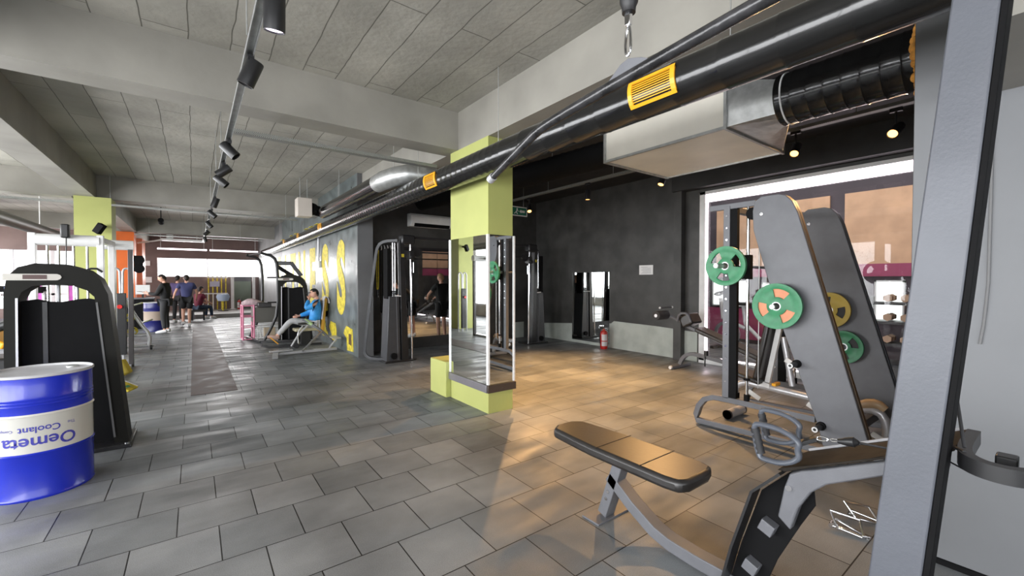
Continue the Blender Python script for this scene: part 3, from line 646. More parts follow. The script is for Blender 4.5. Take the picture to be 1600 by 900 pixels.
# ---------------- smith machine
t = thing('smith_machine', 'grey smith machine with two leaning side panels in front of the lit window', 'smith machine', (4.9, 1.8, 0))
prof = [(1.875, 2.03), (1.885, 2.22), (1.865, 2.31), (1.81, 2.35), (1.66, 2.35), (1.60, 2.33), (1.545, 2.27), (1.50, 2.16), (.955, .14), (.945, .12), (1.29, .12), (1.325, .28), (1.62, 1.13)]
for k, x in enumerate((4.33, 5.52)):
    s = -1 if k == 0 else 1
    x1 = x + .055
    part('side_panel', M_grey, t, lambda b: b.prism(prof, x, x1), .006)
    part('panel_rim', mat('bronze_rim', (.16, .11, .07), .45, .3) if k == 0 else M_lav, t, lambda b: b.rtube([(x + .0775, .958, .14), (x + .0775, 1.505, 2.158), (x + .0775, 1.549, 2.264), (x + .0775, 1.603, 2.323), (x + .0775, 1.66, 2.343), (x + .0775, 1.81, 2.343)], .044, .014, (1, 0, 0)))
    part('base_frame', M_grey, t, lambda b: (b.rtube([(x + .03, 1.0, .10), (x + .03, 1.3, .07), (x + .03, 2.44, .035), (x + .03, 2.45, .1), (x + .03, 2.42, .20), (x + .03, 2.36, .28), (x + .03, 2.26, .325), (x + .03, 2.1, .33), (x + .03, 1.35, .33)], .06, .055)), .004)
    part('front_upright', M_grey, t, lambda b: b.box(x, x + .06, 2.10, 2.165, .345, 2.30), .003)
    part('rear_channel', M_blackm, t, lambda b: b.box(x + .008, x + .055, 2.03, 2.099, .35, 2.29))
    for j in range(15): part('adjustment_stud', M_chrome, t, lambda b: b.cyl((x - .006, 2.13, .52 + .12 * j), (x, 2.13, .52 + .12 * j), .009, seg=10))
    part('guide_rod', M_chrome, t, lambda b: b.cyl((x + .03, 1.935, .36), (x + .03, 1.935, 2.28), .015, seg=14))
    part('rod_foot', M_blackm, t, lambda b: b.cyl((x + .03, 1.935, .35), (x + .03, 1.935, .42), .026, seg=14)); part('rod_collar', M_blackm, t, lambda b: b.cyl((x + .03, 1.935, .56), (x + .03, 1.935, .585), .03, seg=14))
    part('top_bracket', M_grey, t, lambda b: b.box(x + .005, x + .05, 1.86, 2.32, 2.27, 2.325), .003)
    part('pulley', M_blackm, t, lambda b: b.cyl((x + .01, 1.89, 2.2), (x + .045, 1.89, 2.2), .06, seg=20))
    part('cable', M_steel, t, lambda b: b.cyl((x + .028, 1.83, .5), (x + .028, 1.83, 2.2), .004, seg=6))
    part('pivot_bolt', M_chrome, t, lambda b: b.cyl((x - .01, 1.80, 2.18), (x, 1.80, 2.18), .016, seg=12))
    part('bar_carriage', M_blackm, t, lambda b: b.box(x + .0, x + .06, 1.90, 1.99, 1.56, 1.80), .006)
    for (py, pz) in ((1.64, 1.31), (1.49, .80), (1.30, .29)):
        xe = x - .16 if k == 0 else x + .055 + .16
        part('storage_peg', M_steel if pz > 1 else M_black, t, lambda b: (b.cyl((x if k == 0 else x1, py, pz), (xe, py, pz), .023, seg=16)))
        part('peg_collar', M_blackm, t, lambda b: (b.cyl((x if k == 0 else x1, py, pz), ((x - .025) if k == 0 else x1 + .025, py, pz), .036, seg=16)))
        part('peg_ring', M_white, t, lambda b: b.lathe([(.012, -.002), (.023, -.002), (.023, .002), (.012, .002)], (xe, py, pz), 'X', 16, closed=True))
part('top_crossbar', M_grey, t, lambda b: b.box(4.385, 5.52, 2.08, 2.14, 2.24, 2.30), .004)
part('rear_crossbar', M_grey, t, lambda b: b.box(4.385, 5.52, 1.12, 1.18, .2, .28), .004)
t = thing('barbell', 'steel smith machine barbell with sleeves held on the guide rods', 'barbell', (4.9, 2.06, 1.69))
part('shaft', M_chrome, t, lambda b: b.cyl((4.2, 2.06, 1.69), (5.72, 2.06, 1.69), .015, seg=14))
part('sleeve', M_steel, t, lambda b: b.cyl((3.98, 2.06, 1.69), (4.32, 2.06, 1.69), .024, seg=18))
part('sleeve', M_steel, t, lambda b: b.cyl((5.6, 2.06, 1.69), (5.94, 2.06, 1.69), .024, seg=18))
part('sleeve_cap', M_white, t, lambda b: b.cyl((3.974, 2.06, 1.69), (3.98, 2.06, 1.69), .02, seg=16))
M_dk = mat('dark_disc', (.02, .02, .02), .6)
plate_thing('weight_plate', 'green grip weight plate loaded on the near end of the smith barbell', (4.14, 2.045, 1.69), (-1, 0, 0), .192, M_green, 'green plates on the smith machine', None, .12)
M_orb = mat('orange_backing_disc', (.75, .30, .16), .6, nscale=8, namt=.1)
plate_thing('weight_plate', 'green grip weight plate with orange openings stored on the leaning side panel', (4.235, 1.625, 1.315), (-1, 0, 0), .207, M_green, 'green plates on the smith machine', M_orb, .30)
plate_thing('weight_plate', 'yellow weight plate glimpsed between the two leaning side panels', (5.45, 1.58, 1.23), (-1, 0, 0), .19, mat('ochre_rubber', (.5, .36, .05), .5), 'plates between the side panels', M_dk, .2)
plate_thing('weight_plate', 'green weight plate low between the two leaning side panels', (5.45, 1.45, .85), (-1, 0, 0), .17, M_green, 'plates between the side panels', M_dk, .1)
plate_thing('weight_plate', 'green weight plate on the far end of the smith barbell', (5.78, 2.06, 1.69), (1, 0, 0), .215, M_green, 'green plates on the smith machine', None, .12)

# ---------------- silver adjustable bench inside the smith machine
t = thing('adjustable_bench', 'silver framed adjustable bench with black pads standing inside the smith machine', 'bench', (4.9, 1.7, 0))
part('main_rail', M_silver, t, lambda b: b.tube([(4.9, 2.30, .16), (4.9, 2.30, .34), (4.9, 2.22, .41), (4.9, 2.1, .415), (4.9, 1.2, .36), (4.9, 1.04, .38), (4.9, .98, .28), (4.9, .98, .06)], .036, 16, 1))
part('front_foot', M_silver, t, lambda b: b.cyl((4.72, 2.30, .055), (5.08, 2.30, .055), .05, seg=18))
part('foot_cap', M_black, t, lambda b: (b.cyl((4.72, 2.3, .055), (4.74, 2.3, .055), .053, seg=18)))
part('foot_cap', M_black, t, lambda b: (b.cyl((5.06, 2.3, .055), (5.08, 2.3, .055), .053, seg=18)))
part('rear_foot', M_silver, t, lambda b: b.cyl((4.6, .98, .05), (5.2, .98, .05), .04, seg=18))
part('post_sleeve', M_blackm, t, lambda b: b.cyl((4.9, 2.30, .17), (4.9, 2.30, .28), .045, seg=16))
part('seat_pad', M_vinyl, t, lambda b: b.prism([(2.36, .52), (2.36, .58), (2.0, .50), (1.99, .44)], 4.75, 5.05), .02)
part('seat_bracket', M_white, t, lambda b: b.prism([(2.34, .50), (2.33, .53), (1.93, .45), (1.93, .40), (2.1, .43)], 4.86, 4.94), .004)
part('backrest_pad', M_vinyl, t, lambda b: b.bar((4.9, 2.03, .50), (4.9, 1.90, 1.18), .30, .06, (0, 1, .2)), .02)
part('backrest_bracket', M_white, t, lambda b: b.bar((4.9, 1.96, .46), (4.9, 1.845, 1.08), .05, .05, (0, 1, .2)), .006)
part('backrest_strut', M_silver, t, lambda b: b.cyl((4.97, 1.84, .95), (4.97, 1.75, .45), .03, seg=12))
for (y, z) in ((2.08, .30), (1.52, .29), (1.72, .70), (1.02, .14)): part('adjustment_plate', M_white, t, lambda b: (b.bar((4.86, y + .06, z + .035), (4.86, y - .06, z - .03), .008, .05, (0, 0, 1))), .003)
part('transport_grip', M_amber, t, lambda b: b.box(4.84, 4.96, 1.86, 1.9, .44, .47), .004)
part('rear_hood', mat('tan_vinyl', (.42, .29, .17), .35), t, lambda b: b.tube([(4.9, 1.2, .36), (4.9, 1.14, .42), (4.9, 1.05, .44), (4.9, .99, .40)], [.03, .045, .045, .03], 12, 1))

# ---------------- decline bench beside the lit window
t = thing('decline_bench', 'black decline sit-up bench with foam rollers beside the sage painted wall', 'bench', (6.75, 3.6, 0))
part('rear_foot', M_grey, t, lambda b: b.bar((6.62, 4.2, .03), (7.2, 4.2, .03), .07, .05), .006)
part('foot_end_cap', M_white, t, lambda b: b.cyl((6.59, 4.2, .035), (6.63, 4.2, .035), .03, seg=12))
part('base_rail', M_grey, t, lambda b: b.rtube([(6.9, 4.2, .06), (6.9, 4.15, .18), (6.9, 4.05, .26), (6.9, 3.9, .28), (6.9, 2.7, .12), (6.9, 2.5, .05)], .06, .06, (1, 0, 0), smooth=1))
part('adjustment_knob', M_black, t, lambda b: (b.cyl((6.9, 3.72, .26), (6.9, 3.72, .36), .035, seg=14), b.cyl((6.86, 3.72, .1), (6.86, 3.72, .26), .012, seg=8)))
part('back_pad', M_vinyl, t, lambda b: b.bar((6.9, 3.85, .72), (6.9, 2.75, .34), .30, .07), .02)
part('pad_rail', M_grey, t, lambda b: b.bar((6.9, 4.1, .76), (6.9, 2.8, .28), .05, .05), .004)
part('thigh_pad', M_vinyl, t, lambda b: b.bar((6.75, 4.02, .86), (7.08, 4.02, .86), .22, .20, (0, .5, 1)), .03)
part('thigh_pad_frame', M_grey, t, lambda b: b.tube([(6.72, 4.15, .84), (6.70, 4.1, .98), (6.70, 3.95, .99), (6.72, 3.9, .85)], .022, 10, 1))
part('roller_arm', M_grey, t, lambda b: b.tube([(6.88, 4.0, .78), (6.85, 4.2, .84), (6.8, 4.38, .92), (6.8, 4.4, 1.0)], .028, 10, 1))
part('foam_roller', M_rubber, t, lambda b: b.lathe([(.02, -.16), (.075, -.155), (.08, -.14), (.08, .14), (.075, .155), (.02, .16)], (6.62, 4.4, .93), 'X', 22))
part('roller_end_cap', M_silver, t, lambda b: b.cyl((6.455, 4.4, .93), (6.46, 4.4, .93), .03, seg=14))
part('grip_handle', M_black, t, lambda b: b.cyl((6.62, 4.42, 1.06), (6.98, 4.42, 1.06), .012, seg=10))
part('grip_end', M_white, t, lambda b: (b.ball((6.61, 4.42, 1.06), .02)))
part('grip_end', M_white, t, lambda b: (b.ball((6.99, 4.42, 1.06), .02)))

# ---------------- cable crossover (two towers)
def tower(label, x, y, s):
    """s=+1: rod side towards +X (left-hand tower), -1 mirrored"""
    t = thing('cable_tower', label, 'cable machine', (x, y, 0), 'cable crossover towers', local=True)
    f = lambda px: px * s
    part('outer_frame', M_dgrey, t, lambda b: b.rtube([(f(-.06), .02, .05), (f(-.42), .30, .05), (f(-.52), .38, .12), (f(-.53), .385, .25), (f(-.34), .30, 2.0), (f(-.30), .27, 2.22), (f(-.2), .2, 2.30), (f(0), .05, 2.31)], .06, .05, (.45 * s, 1, 0), smooth=1))
    part('shroud', M_dgrey, t, lambda b: b.prism([(f(-.26), .0), (f(.02), .0), (f(.0), 1.25), (f(-.2), 1.25)], -.04, .28, 'XZ'), .01)
    part('shroud_ridge', M_grey, t, lambda b: b.bar((f(-.035), -.045, .03), (f(-.06), -.045, 1.24), .012, .01))
    part('front_upright', M_black, t, lambda b: b.prism([(f(.04), 0), (f(.18), 0), (f(.09), 2.3), (f(.0), 2.3)], -.06, .06, 'XZ'), .006)
    part('base_plate', M_black, t, lambda b: b.box(min(f(-.3), f(.32)), max(f(-.3), f(.32)), -.10, .32, 0, .03), .005)
    part('weight_stack', M_blackm, t, lambda b: [b.box(min(f(-.2), f(-.02)), max(f(-.2), f(-.02)), .02, .2, 1.26 + k * .032, 1.287 + k * .032) for k in range(0, 3)])
    part('stack_cover', M_blackm, t, lambda b: b.box(min(f(-.22), f(-.15)), max(f(-.22), f(-.15)), .0, .2, 1.2, 2.15), .004)
    for dx in (-.1, -.055): part('guide_rod', M_chrome, t, lambda b: b.cyl((f(dx), .04, 1.2), (f(dx), .04, 2.26), .012, seg=10))
    part('carriage_rod', M_chrome, t, lambda b: b.cyl((f(.26), -.02, .03), (f(.23), -.02, 2.28), .019, seg=12))
    part('top_pulley_housing', M_black, t, lambda b: b.box(min(f(.03), f(.30)), max(f(.03), f(.30)), -.1, .1, 2.24, 2.42), .03)
    part('carriage', M_black, t, lambda b: (b.box(min(f(.19), f(.29)), max(f(.19), f(.29)), -.08, .06, 1.95, 2.12), b.cyl((f(.24), -.12, 2.0), (f(.24), .1, 2.0), .045, seg=14)), .008)
    part('pulley', M_black, t, lambda b: b.cyl((f(.36), -.03, 2.1), (f(.36), .03, 2.1), .09, seg=20))
    part('cable', M_steel, t, lambda b: b.cyl((f(.0), -.02, .9), (f(-.02), -.02, 2.26), .004, seg=6))
    part('cable_clip', M_chrome, t, lambda b: (b.cyl((f(.29), -.03, 1.7), (f(.29), -.03, 1.9), .012, seg=8)))
    part('low_pulley', M_blackm, t, lambda b: b.cyl((f(-.12), -.08, .12), (f(-.12), .0, .12), .06, seg=16))
    part('warning_sticker', M_yellow, t, lambda b: b.box(min(f(.035), f(.085)), max(f(.035), f(.085)), -.065, -.061, 1.99, 2.05))
    part('selector_handle', M_white, t, lambda b: b.bar((f(-.1), -.06, 1.26), (f(.02), -.06, 1.25), .02, .02))
    return t
tl = tower('black cable tower with curved side frame standing by the lettered wall end', 3.12, 7.75, 1)
tr = tower('black cable tower in the dark corner beyond the mirrored column', 6.72, 7.95, -1)
t = thing('crossover_beam', 'black overhead beam linking the two cable towers', 'beam', (4.9, 7.85, 2.33))
part('upper_bar', M_black, t, lambda b: b.bar((3.3, 7.78, 2.38), (6.5, 7.93, 2.38), .06, .05), .004)
part('lower_bar', M_black, t, lambda b: b.bar((3.5, 7.78, 2.1), (6.36, 7.93, 2.1), .03, .03), .004)
# hanging battle ropes / bands behind the left tower
t = thing('rope_rack', 'wall rail hung with black handles behind the first cable tower', 'rack', (3.35, 8.95, 2.2))
part('rail', M_black, t, lambda b: b.box(3.1, 3.48, 8.97, 9.0, 2.3, 2.33))
for x in (3.15, 3.22, 3.29, 3.36, 3.43): part('hook', M_white, t, lambda b: b.tube([(x, 8.98, 2.31), (x, 8.93, 2.27), (x, 8.93, 2.22), (x, 8.96, 2.2)], .008, 6, 1))
for x, z, m_ in ((3.13, 1.4, M_yellow), (3.21, .9, M_blackm), (3.36, .8, M_white), (3.43, .8, M_white)):
    tg = thing('jump_rope', 'hanging rope with handles on the wall rail, ' + {3.13: 'yellow band next to the wall end', 3.21: 'black one', 3.36: 'white beaded one beside the black one', 3.43: 'white beaded one closest to the mirror'}[x], 'rope', (x, 8.93, z), 'ropes on the wall rail')
    part('cord', m_, tg, lambda b: b.tube([(x - .02, 8.93, 2.24), (x - .02, 8.93, z), (x, 8.93, z - .06), (x + .02, 8.93, z), (x + .02, 8.93, 2.2)], .011, 6, 1))
    part('handle', M_black, tg, lambda b: b.cyl((x, 8.925, z - .06), (x, 8.925, z - .2), .016, seg=8))

# ---------------- low row / lat machine in the foreground
t = thing('row_machine', 'large grey cable row machine with slanted post, black seat and open footplate', 'cable machine', (2.2, 1.2, 0))
part('seat_pad', M_vinyl, t, lambda b: b.prism([(2.02, 2.20), (2.10, 2.25), (2.24, 2.25), (2.31, 2.19), (2.33, 2.00), (2.345, 1.82), (2.345, 1.28), (2.32, 1.21), (2.25, 1.19), (2.06, 1.19), (2.0, 1.22), (1.985, 1.30), (1.985, 1.82), (2.0, 2.0)], .435, .505, 'XY'), .022)
parts('seat_seam', M_rubber, t, [lambda b, y=y: b.bar((1.99, y, .506), (2.34, y, .506), .004, .003) for y in (1.78, 1.46)])
part('seat_support_plate', M_black, t, lambda b: b.box(2.08, 2.25, 1.3, 1.95, .425, .436), .003)
part('seat_leg', M_grey, t, lambda b: b.bar((2.16, 1.84, .02), (2.16, 1.70, .43), .07, .09, (1, 0, 0)), .005)
part('leg_bolt', M_chrome, t, lambda b: (b.cyl((2.11, 1.80, .14), (2.125, 1.80, .14), .012, seg=10)))
part('leg_bolt', M_chrome, t, lambda b: (b.cyl((2.11, 1.785, .19), (2.125, 1.785, .19), .012, seg=10)))
part('floor_plate', M_grey, t, lambda b: b.box(2.02, 2.42, 1.78, 1.92, 0, .012), .002)
part('spine', M_grey, t, lambda b: b.rtube([(2.16, 1.79, .29), (2.16, 1.62, .17), (2.16, 1.46, .085), (2.16, 1.36, .06), (2.16, 1.2, .05), (2.16, .4, .05)], .09, .07, (1, 0, 0)), .005)
part('foot_channel', M_black, t, lambda b: b.prism([(.755, .69), (.87, .565), (.96, .27), (1.02, .03), (.93, .03), (.86, .27), (.775, .5), (.70, .62)], 2.13, 2.40), .002)
part('channel_lip', M_black, t, lambda b: b.rtube([(2.085, 1.03, .02), (2.085, .972, .27), (2.085, .882, .575), (2.085, .765, .70)], .09, .012, (1, 0, 0)))
part('channel_flange', M_blackm, t, lambda b: b.prism([(.755, .69), (.87, .565), (.96, .27), (1.02, .03), (.88, .03), (.80, .27), (.71, .47), (.655, .58), (.66, .64)], 2.122, 2.13), .001)
parts('channel_bracket', M_grey, t, [lambda b, z=z, y=y: b.bar((2.07, y, z), (2.122, y, z), .06, .055, (0, -.4, 1)) for z, y in ((.42, .83), (.20, .90))], .003)
part('side_arm', M_grey, t, lambda b: b.prism([(.78, .50), (.755, .64), (.735, .705), (.69, .735), (.64, .757), (.40, .878), (.25, .95), (.25, .90), (.40, .825), (.60, .71), (.655, .655), (.70, .57), (.73, .46)], 2.065, 2.11), .006)
part('arm_bolt', M_chrome, t, lambda b: (b.cyl((2.055, .735, .645), (2.066, .735, .645), .013, seg=12)))
M_deck = mat('worn_black_deck', (.022, .018, .014), .7, nscale=12, namt=.3, spec=.15)
part('top_deck', M_deck, t, lambda b: b.prism([(.79, .70), (.77, .715), (.66, .765), (.24, .972), (.24, .962), (.66, .755), (.76, .70)], 2.085, 2.40), .002)
part('deck_edge', M_silver, t, lambda b: b.bar((2.40, .77, .72), (2.40, .26, .966), .006, .010))
part('slanted_post', M_lav, t, lambda b: b.prism([(.482, .0), (.344, .0), (.212, 1.52), (.10, 3.0), (.198, 3.0), (.338, 1.52)], 1.95, 2.06), .005)
part('post_side_trim', M_blackm, t, lambda b: b.prism([(.343, .0), (.325, .0), (.195, 1.52), (.083, 3.0), (.10, 3.0), (.211, 1.52)], 1.955, 2.055), .002)
part('post_floor_plate', M_grey, t, lambda b: b.box(1.88, 2.5, .25, .56, 0, .012), .002)
part('overhead_arm', M_grey, t, lambda b: b.bar((2.05, .17, 2.95), (.80, .69, 2.95), .08, .1), .005)
part('head_pulley', M_black, t, lambda b: b.cyl((.9, .66, 2.84), (.9, .70, 2.84), .06, seg=20))
part('overhead_cable', M_rubber, t, lambda b: b.cyl((.90, .69, 2.38), (.90, .69, 2.86), .004, seg=8))
part('low_cable', M_rubber, t, lambda b: b.tube([(2.13, .54, .895), (2.14, .42, .90), (2.15, .34, .9)], .005, 8))
part('loop_bracket', M_black, t, lambda b: b.rtube([(2.35, .03, .95), (2.1, .03, .96), (2.0, .05, .96), (1.95, .11, .96), (1.97, .18, .96), (2.05, .22, .96), (2.35, .22, .96)], .05, .035, (0, 0, 1), smooth=2))
part('bracket_hook', M_black, t, lambda b: b.box(2.1, 2.16, .10, .15, .93, .975), .005)
part('bracket_cable', M_rubber, t, lambda b: (b.tube([(2.15, .25, 1.18), (2.02, .21, 1.0)], .005, 8), b.tube([(2.15, .3, .98), (2.02, .21, .985)], .006, 8), b.tube([(2.15, .3, .92), (2.0, .20, .93)], .003, 6)))
part('tower_backplate', M_lav, t, lambda b: b.box(2.24, 2.32, -.4, .12, 0, .02), .002)
# lat bar with carabiner
t = thing('lat_bar', 'scuffed black lat pulldown bar with bent silver-capped end hanging overhead', 'lat bar', (.9, .7, 2.1))
M_scuff = mat('scuffed_black_bar', (.012, .012, .013), .25, nscale=22, col2=(.035, .034, .036), bump=.15, bscale=50)
part('bar', M_scuff, t, lambda b: b.tube([(.9, 1.32, 1.935), (.9, 1.12, 2.012), (.9, 1.06, 2.035), (.9, .98, 2.048), (.9, .69, 2.075), (.9, .3, 2.105), (.9, .18, 2.10), (.9, .02, 2.05)], [.0125, .0145, .015, .0155, .0155, .0155, .0155, .0155], 14, 1))
part('end_cap', M_silver, t, lambda b: b.cyl((.9, 1.335, 1.929), (.9, 1.312, 1.938), .0155, seg=16))
part('gusset', M_grey, t, lambda b: b.prism([(.77, 2.075), (.62, 2.085), (.655, 2.105), (.695, 2.118), (.72, 2.112)], .894, .906), .001)
t = thing('carabiner', 'steel snap hook joining the cable end to the lat bar', 'snap hook', (.9, .7, 2.12))
part('hook_body', M_chrome, t, lambda b: b.tube([(.9, .700, 2.125), (.9, .692, 2.14), (.9, .692, 2.19), (.9, .698, 2.21), (.9, .706, 2.19), (.9, .709, 2.14)], .0035, 8, 2, closed=True))
part('swivel_eye', M_chrome, t, lambda b: b.prism([(.692, 2.205), (.706, 2.205), (.708, 2.235), (.69, 2.235)], .894, .906), .001)
t = thing('cable_stopper', 'black rubber cable stopper above the lat bar hook', 'cable stop', (.9, .7, 2.24))
part('stopper', M_black, t, lambda b: b.lathe([(0, 2.235), (.017, 2.236), (.018, 2.25), (.023, 2.262), (.025, 2.33), (.02, 2.39), (0, 2.39)], (.9, .698, 0)))
# D handles with ball stop
def dhandle(label, o, q):
    t = thing('cable_grip', label, 'cable handle', o, 'pair of cable grips')
    o = Vector(o); P = lambda u, v: o + Vector((0, -u * q, v * q))
    part('loop', mat('dark_blue_grey', (.09, .10, .12), .3, nscale=8, namt=.05), t, lambda b: b.tube([P(.0, .0), P(.012, .035), P(-.05, .07), P(-.15, .074), P(-.175, .062), P(-.168, .0), P(-.152, -.075), P(-.13, -.084), P(-.05, -.078), P(.012, -.035)], (.0165 * q), 12, 2, closed=True, sx=.75))
    part('finger_grip', M_rubber, t, lambda b: b.tube([P(-.172 + .003 * k, .048 - .012 * k) for k in range(10)], [(.017 + (.0025 if k % 2 else 0)) * q for k in range(10)], 12))
    return t
dhandle('cable grip with ribbed black handle, lower and nearer of the hanging pair', (2.06, .705, .822), 1.0)
dhandle('cable grip with ribbed black handle, upper and farther of the hanging pair', (2.17, .74, .868), .9)
t = thing('handle_connector', 'chrome swivel link and black cable stop joining the row handles', 'cable link', (2.12, .6, .88))
part('clevis', M_black, t, lambda b: b.bar((2.09, .705, .845), (2.12, .655, .872), .03, .018), .003)
part('snap_link', M_chrome, t, lambda b: (b.tube([(2.12, .655, .873), (2.12, .645, .885), (2.12, .62, .888), (2.12, .61, .88), (2.12, .62, .872), (2.12, .645, .868)], .0035, 8, 1, closed=True), b.tube([(2.12, .612, .88), (2.12, .60, .888), (2.12, .58, .892), (2.12, .575, .886), (2.12, .59, .878)], .003, 8, 1, closed=True)))
part('cable_ball', M_black, t, lambda b: b.tube([(2.12, .578, .886), (2.12, .565, .888), (2.12, .55, .892), (2.12, .525, .898), (2.12, .51, .9)], [.009, .012, .017, .02, .008], 16))
# triangle row attachments lying on the floor
def vbar(label, c, rz, tilt=0):
    t = thing('triangle_handle', label, 'cable handle', c, 'chrome triangle handles on the floor', local=True)
    A = Vector((0, 0, .03)); B1 = Vector((.13, -.05, .015)); B2 = Vector((.13, .05, .075))
    part('grip_frame', M_chrome, t, lambda b: b.tube([A, (.13, -.055, .014), (.17, -.055, .014), (.03, .05, .05), (0.0, .02, .035)], .0095, 10))
    part('cross_grip', M_chrome, t, lambda b: b.tube([(.02, -.02, .02), (.0, .06, .095), (.15, .04, .07), (.14, -.05, .016)], .0095, 10))
    part('eye', M_chrome, t, lambda b: b.lathe([(.008, -.006), (.018, -.006), (.018, .006), (.008, .006)], (-.005, 0, .032), 'Y', 14, closed=True))
    t.rotation_euler = (0, 0, rz); return t
vbar('chrome triangle row handle on the floor beside the slanted post, front one', (3.15, .88, 0), -1.0)
vbar('chrome triangle row handle on the floor beside the slanted post, rear one', (3.36, .84, 0), -.6)
# small wall camera and conduit on partition
t = thing('wall_cable', 'thin grey cable running down the pale partition wall', 'cable', (3.24, .3, 1.3))
part('cord', mat('grey_cable', (.16, .16, .16), .5), t, lambda b: b.tube([(3.242, .262, 3.2), (3.242, .262, 1.6), (3.242, .275, 1.35), (3.242, .29, 1.22)], .006, 8, 1))
t = thing('wall_camera', 'small dark camera fixed high on the partition wall by the frame edge', 'camera', (3.2, .1, 2.75))
part('body', M_black, t, lambda b: b.cyl((3.12, .10, 2.72), (3.12, .16, 2.70), .035, seg=16))
part('mount', M_steel, t, lambda b: b.tube([(3.25, .16, 2.82), (3.18, .15, 2.8), (3.12, .13, 2.74)], .012, 8, 1))

# ---------------- blue drum, upside down lettering
def drum(label, c, band, text=False, blue=M_blue):
    t = thing('oil_drum', label, 'drum', c); c = Vector(c)
    part('lower_shell', blue, t, lambda b: b.lathe([(.268, 0), (.282, 0), (.285, .012), (.280, .02), (.280, .315), (.287, .325), (.28, .335)], c, seg=48))
    part('middle_shell', band, t, lambda b: b.lathe([(.2795, .335), (.2800, .34), (.2800, .585), (.2875, .597), (.2795, .609)], c, seg=48))
    part('upper_shell', blue, t, lambda b: b.lathe([(.2797, .609), (.2797, .66), (.2835, .668), (.2797, .676), (.2835, .69), (.2797, .698), (.2835, .712), (.2797, .72), (.2797, .86)], c, seg=48))
    part('lid', mat('drum_lid', (.50, .50, .52), .4, 0, nscale=6, namt=.1), t, lambda b: b.lathe([(.2797, .86), (.289, .865), (.290, .878), (.284, .883), (.278, .878), (.276, .868), (.27, .866), (0, .866)], c, seg=48))
    part('bung', M_steel, t, lambda b: b.cyl(c + Vector((.15, .12, .866)), c + Vector((.15, .12, .876)), .035, seg=16))
    if text:
        a0 = math.atan2(-c.y, -c.x) - .03
        def wrap(zc, sh):
            return lambda x, y, z: c + Vector(((.2815) * math.cos(a0 - (x + sh) / .28), .2815 * math.sin(a0 - (x + sh) / .28), zc - y))
        M_txt = mat('blue_print', (.05, .05, .36), .4)
        place_text('printed_word', text_mesh('Oemeta', .116, .002), M_txt, t, wrap(.41, 0))
        place_text('printed_word', text_mesh('Coolant', .064, .001), M_txt, t, wrap(.50, .0))
        place_text('printed_word', text_mesh('The', .03), M_txt, t, wrap(.51, -.165))
        place_text('printed_word', text_mesh('Company', .028), M_txt, t, wrap(.502, .185))
    return t
drum('glossy blue drum with white band and upside-down lettering in the lower corner', (-.93, 4.66, 0), mat('white_band', (.62, .61, .56), .22, coat=.5), True)
drum('dark blue drum with a beige band behind the standing man in black', (-.95, 16.9, 0), mat('beige_band', (.4, .32, .26), .4), False, mat('navy_paint', (.01, .012, .12), .35))

# ---------------- black selectorised tower seen from behind (two of them)
def black_tower(label, loc, rz, sc_=1):
    t = thing('weight_stack_tower', label, 'weight machine', loc, 'black weight stack towers', local=True)
    out = [(-.37, 0), (-.365, 1.0), (-.36, 1.45), (-.34, 1.58), (-.28, 1.66), (-.18, 1.695), (.0, 1.69), (.14, 1.64), (.22, 1.56), (.27, 1.42), (.40, 0)]
    inn = [(.30, 0), (.18, 1.40), (.13, 1.46), (.05, 1.50), (-.1, 1.51), (-.2, 1.50), (-.26, 1.45), (-.285, 1.38), (-.29, 0)]
    def arch(b):
        b.prism(out + inn, -.13, .13, 'XZ')
    part('arch_frame', mat("olive_black_plastic", (.007, .0068, .005), .6, nscale=6, namt=.1, spec=.2), t, arch)
    part('shroud_panel', M_blackm, t, lambda b: b.prism([(-.29, .03), (.29, .03), (.175, 1.37), (.12, 1.385), (.04, 1.375), (-.05, 1.355), (-.12, 1.36), (-.2, 1.385), (-.285, 1.37)], -.03, .03, 'XZ'))
    part('panel_rib', M_black, t, lambda b: b.box(-.16, -.13, -.04, -.03, .05, 1.36))
    part('light_edge', M_silver, t, lambda b: (b.bar((-.297, -.135, .05), (-.287, -.135, 1.40), .014, .008, (0, 1, 0)),))
    part('light_edge', mat('dull_edge', (.1, .1, .1), .4), t, lambda b: (b.bar((.30, -.135, .1), (.195, -.135, 1.35), .014, .008, (0, 1, 0)),))
    part('label_strip', mat('label_plate', (.42, .40, .36), .35, .2), t, lambda b: b.prism([(-.362, 1.55), (-.362, 1.605), (-.05, 1.605), (-.03, 1.595), (-.022, 1.5775), (-.03, 1.56), (-.05, 1.55)], -.138, -.13, 'XZ'))
    part('label_insert', mat('dark_brown_label', (.07, .03, .025), .4), t, lambda b: b.box(-.25, -.11, -.141, -.138, 1.56, 1.597))
    for x in (-.08, .04): part('guide_rod', M_silver, t, lambda b: b.cyl((x, .07, .1), (x, .07, 1.52), .012, seg=10))
    part('base_foot', M_black, t, lambda b: b.box(-.38, .42, -.2, .3, 0, .04), .006)
    part('bolt', M_chrome, t, lambda b: b.cyl((.39, -.2, .04), (.39, -.2, .055), .02, seg=10))
    t.rotation_euler = (0, 0, rz); t.scale = (sc_, sc_, sc_); return t
black_tower('large black weight stack tower with pale label strip behind the blue drum', (-.90, 5.45, 0), 0)
bt = black_tower('black weight stack tower with pale label strip behind the seated man', (2.05, 11.9, 0), -.25)

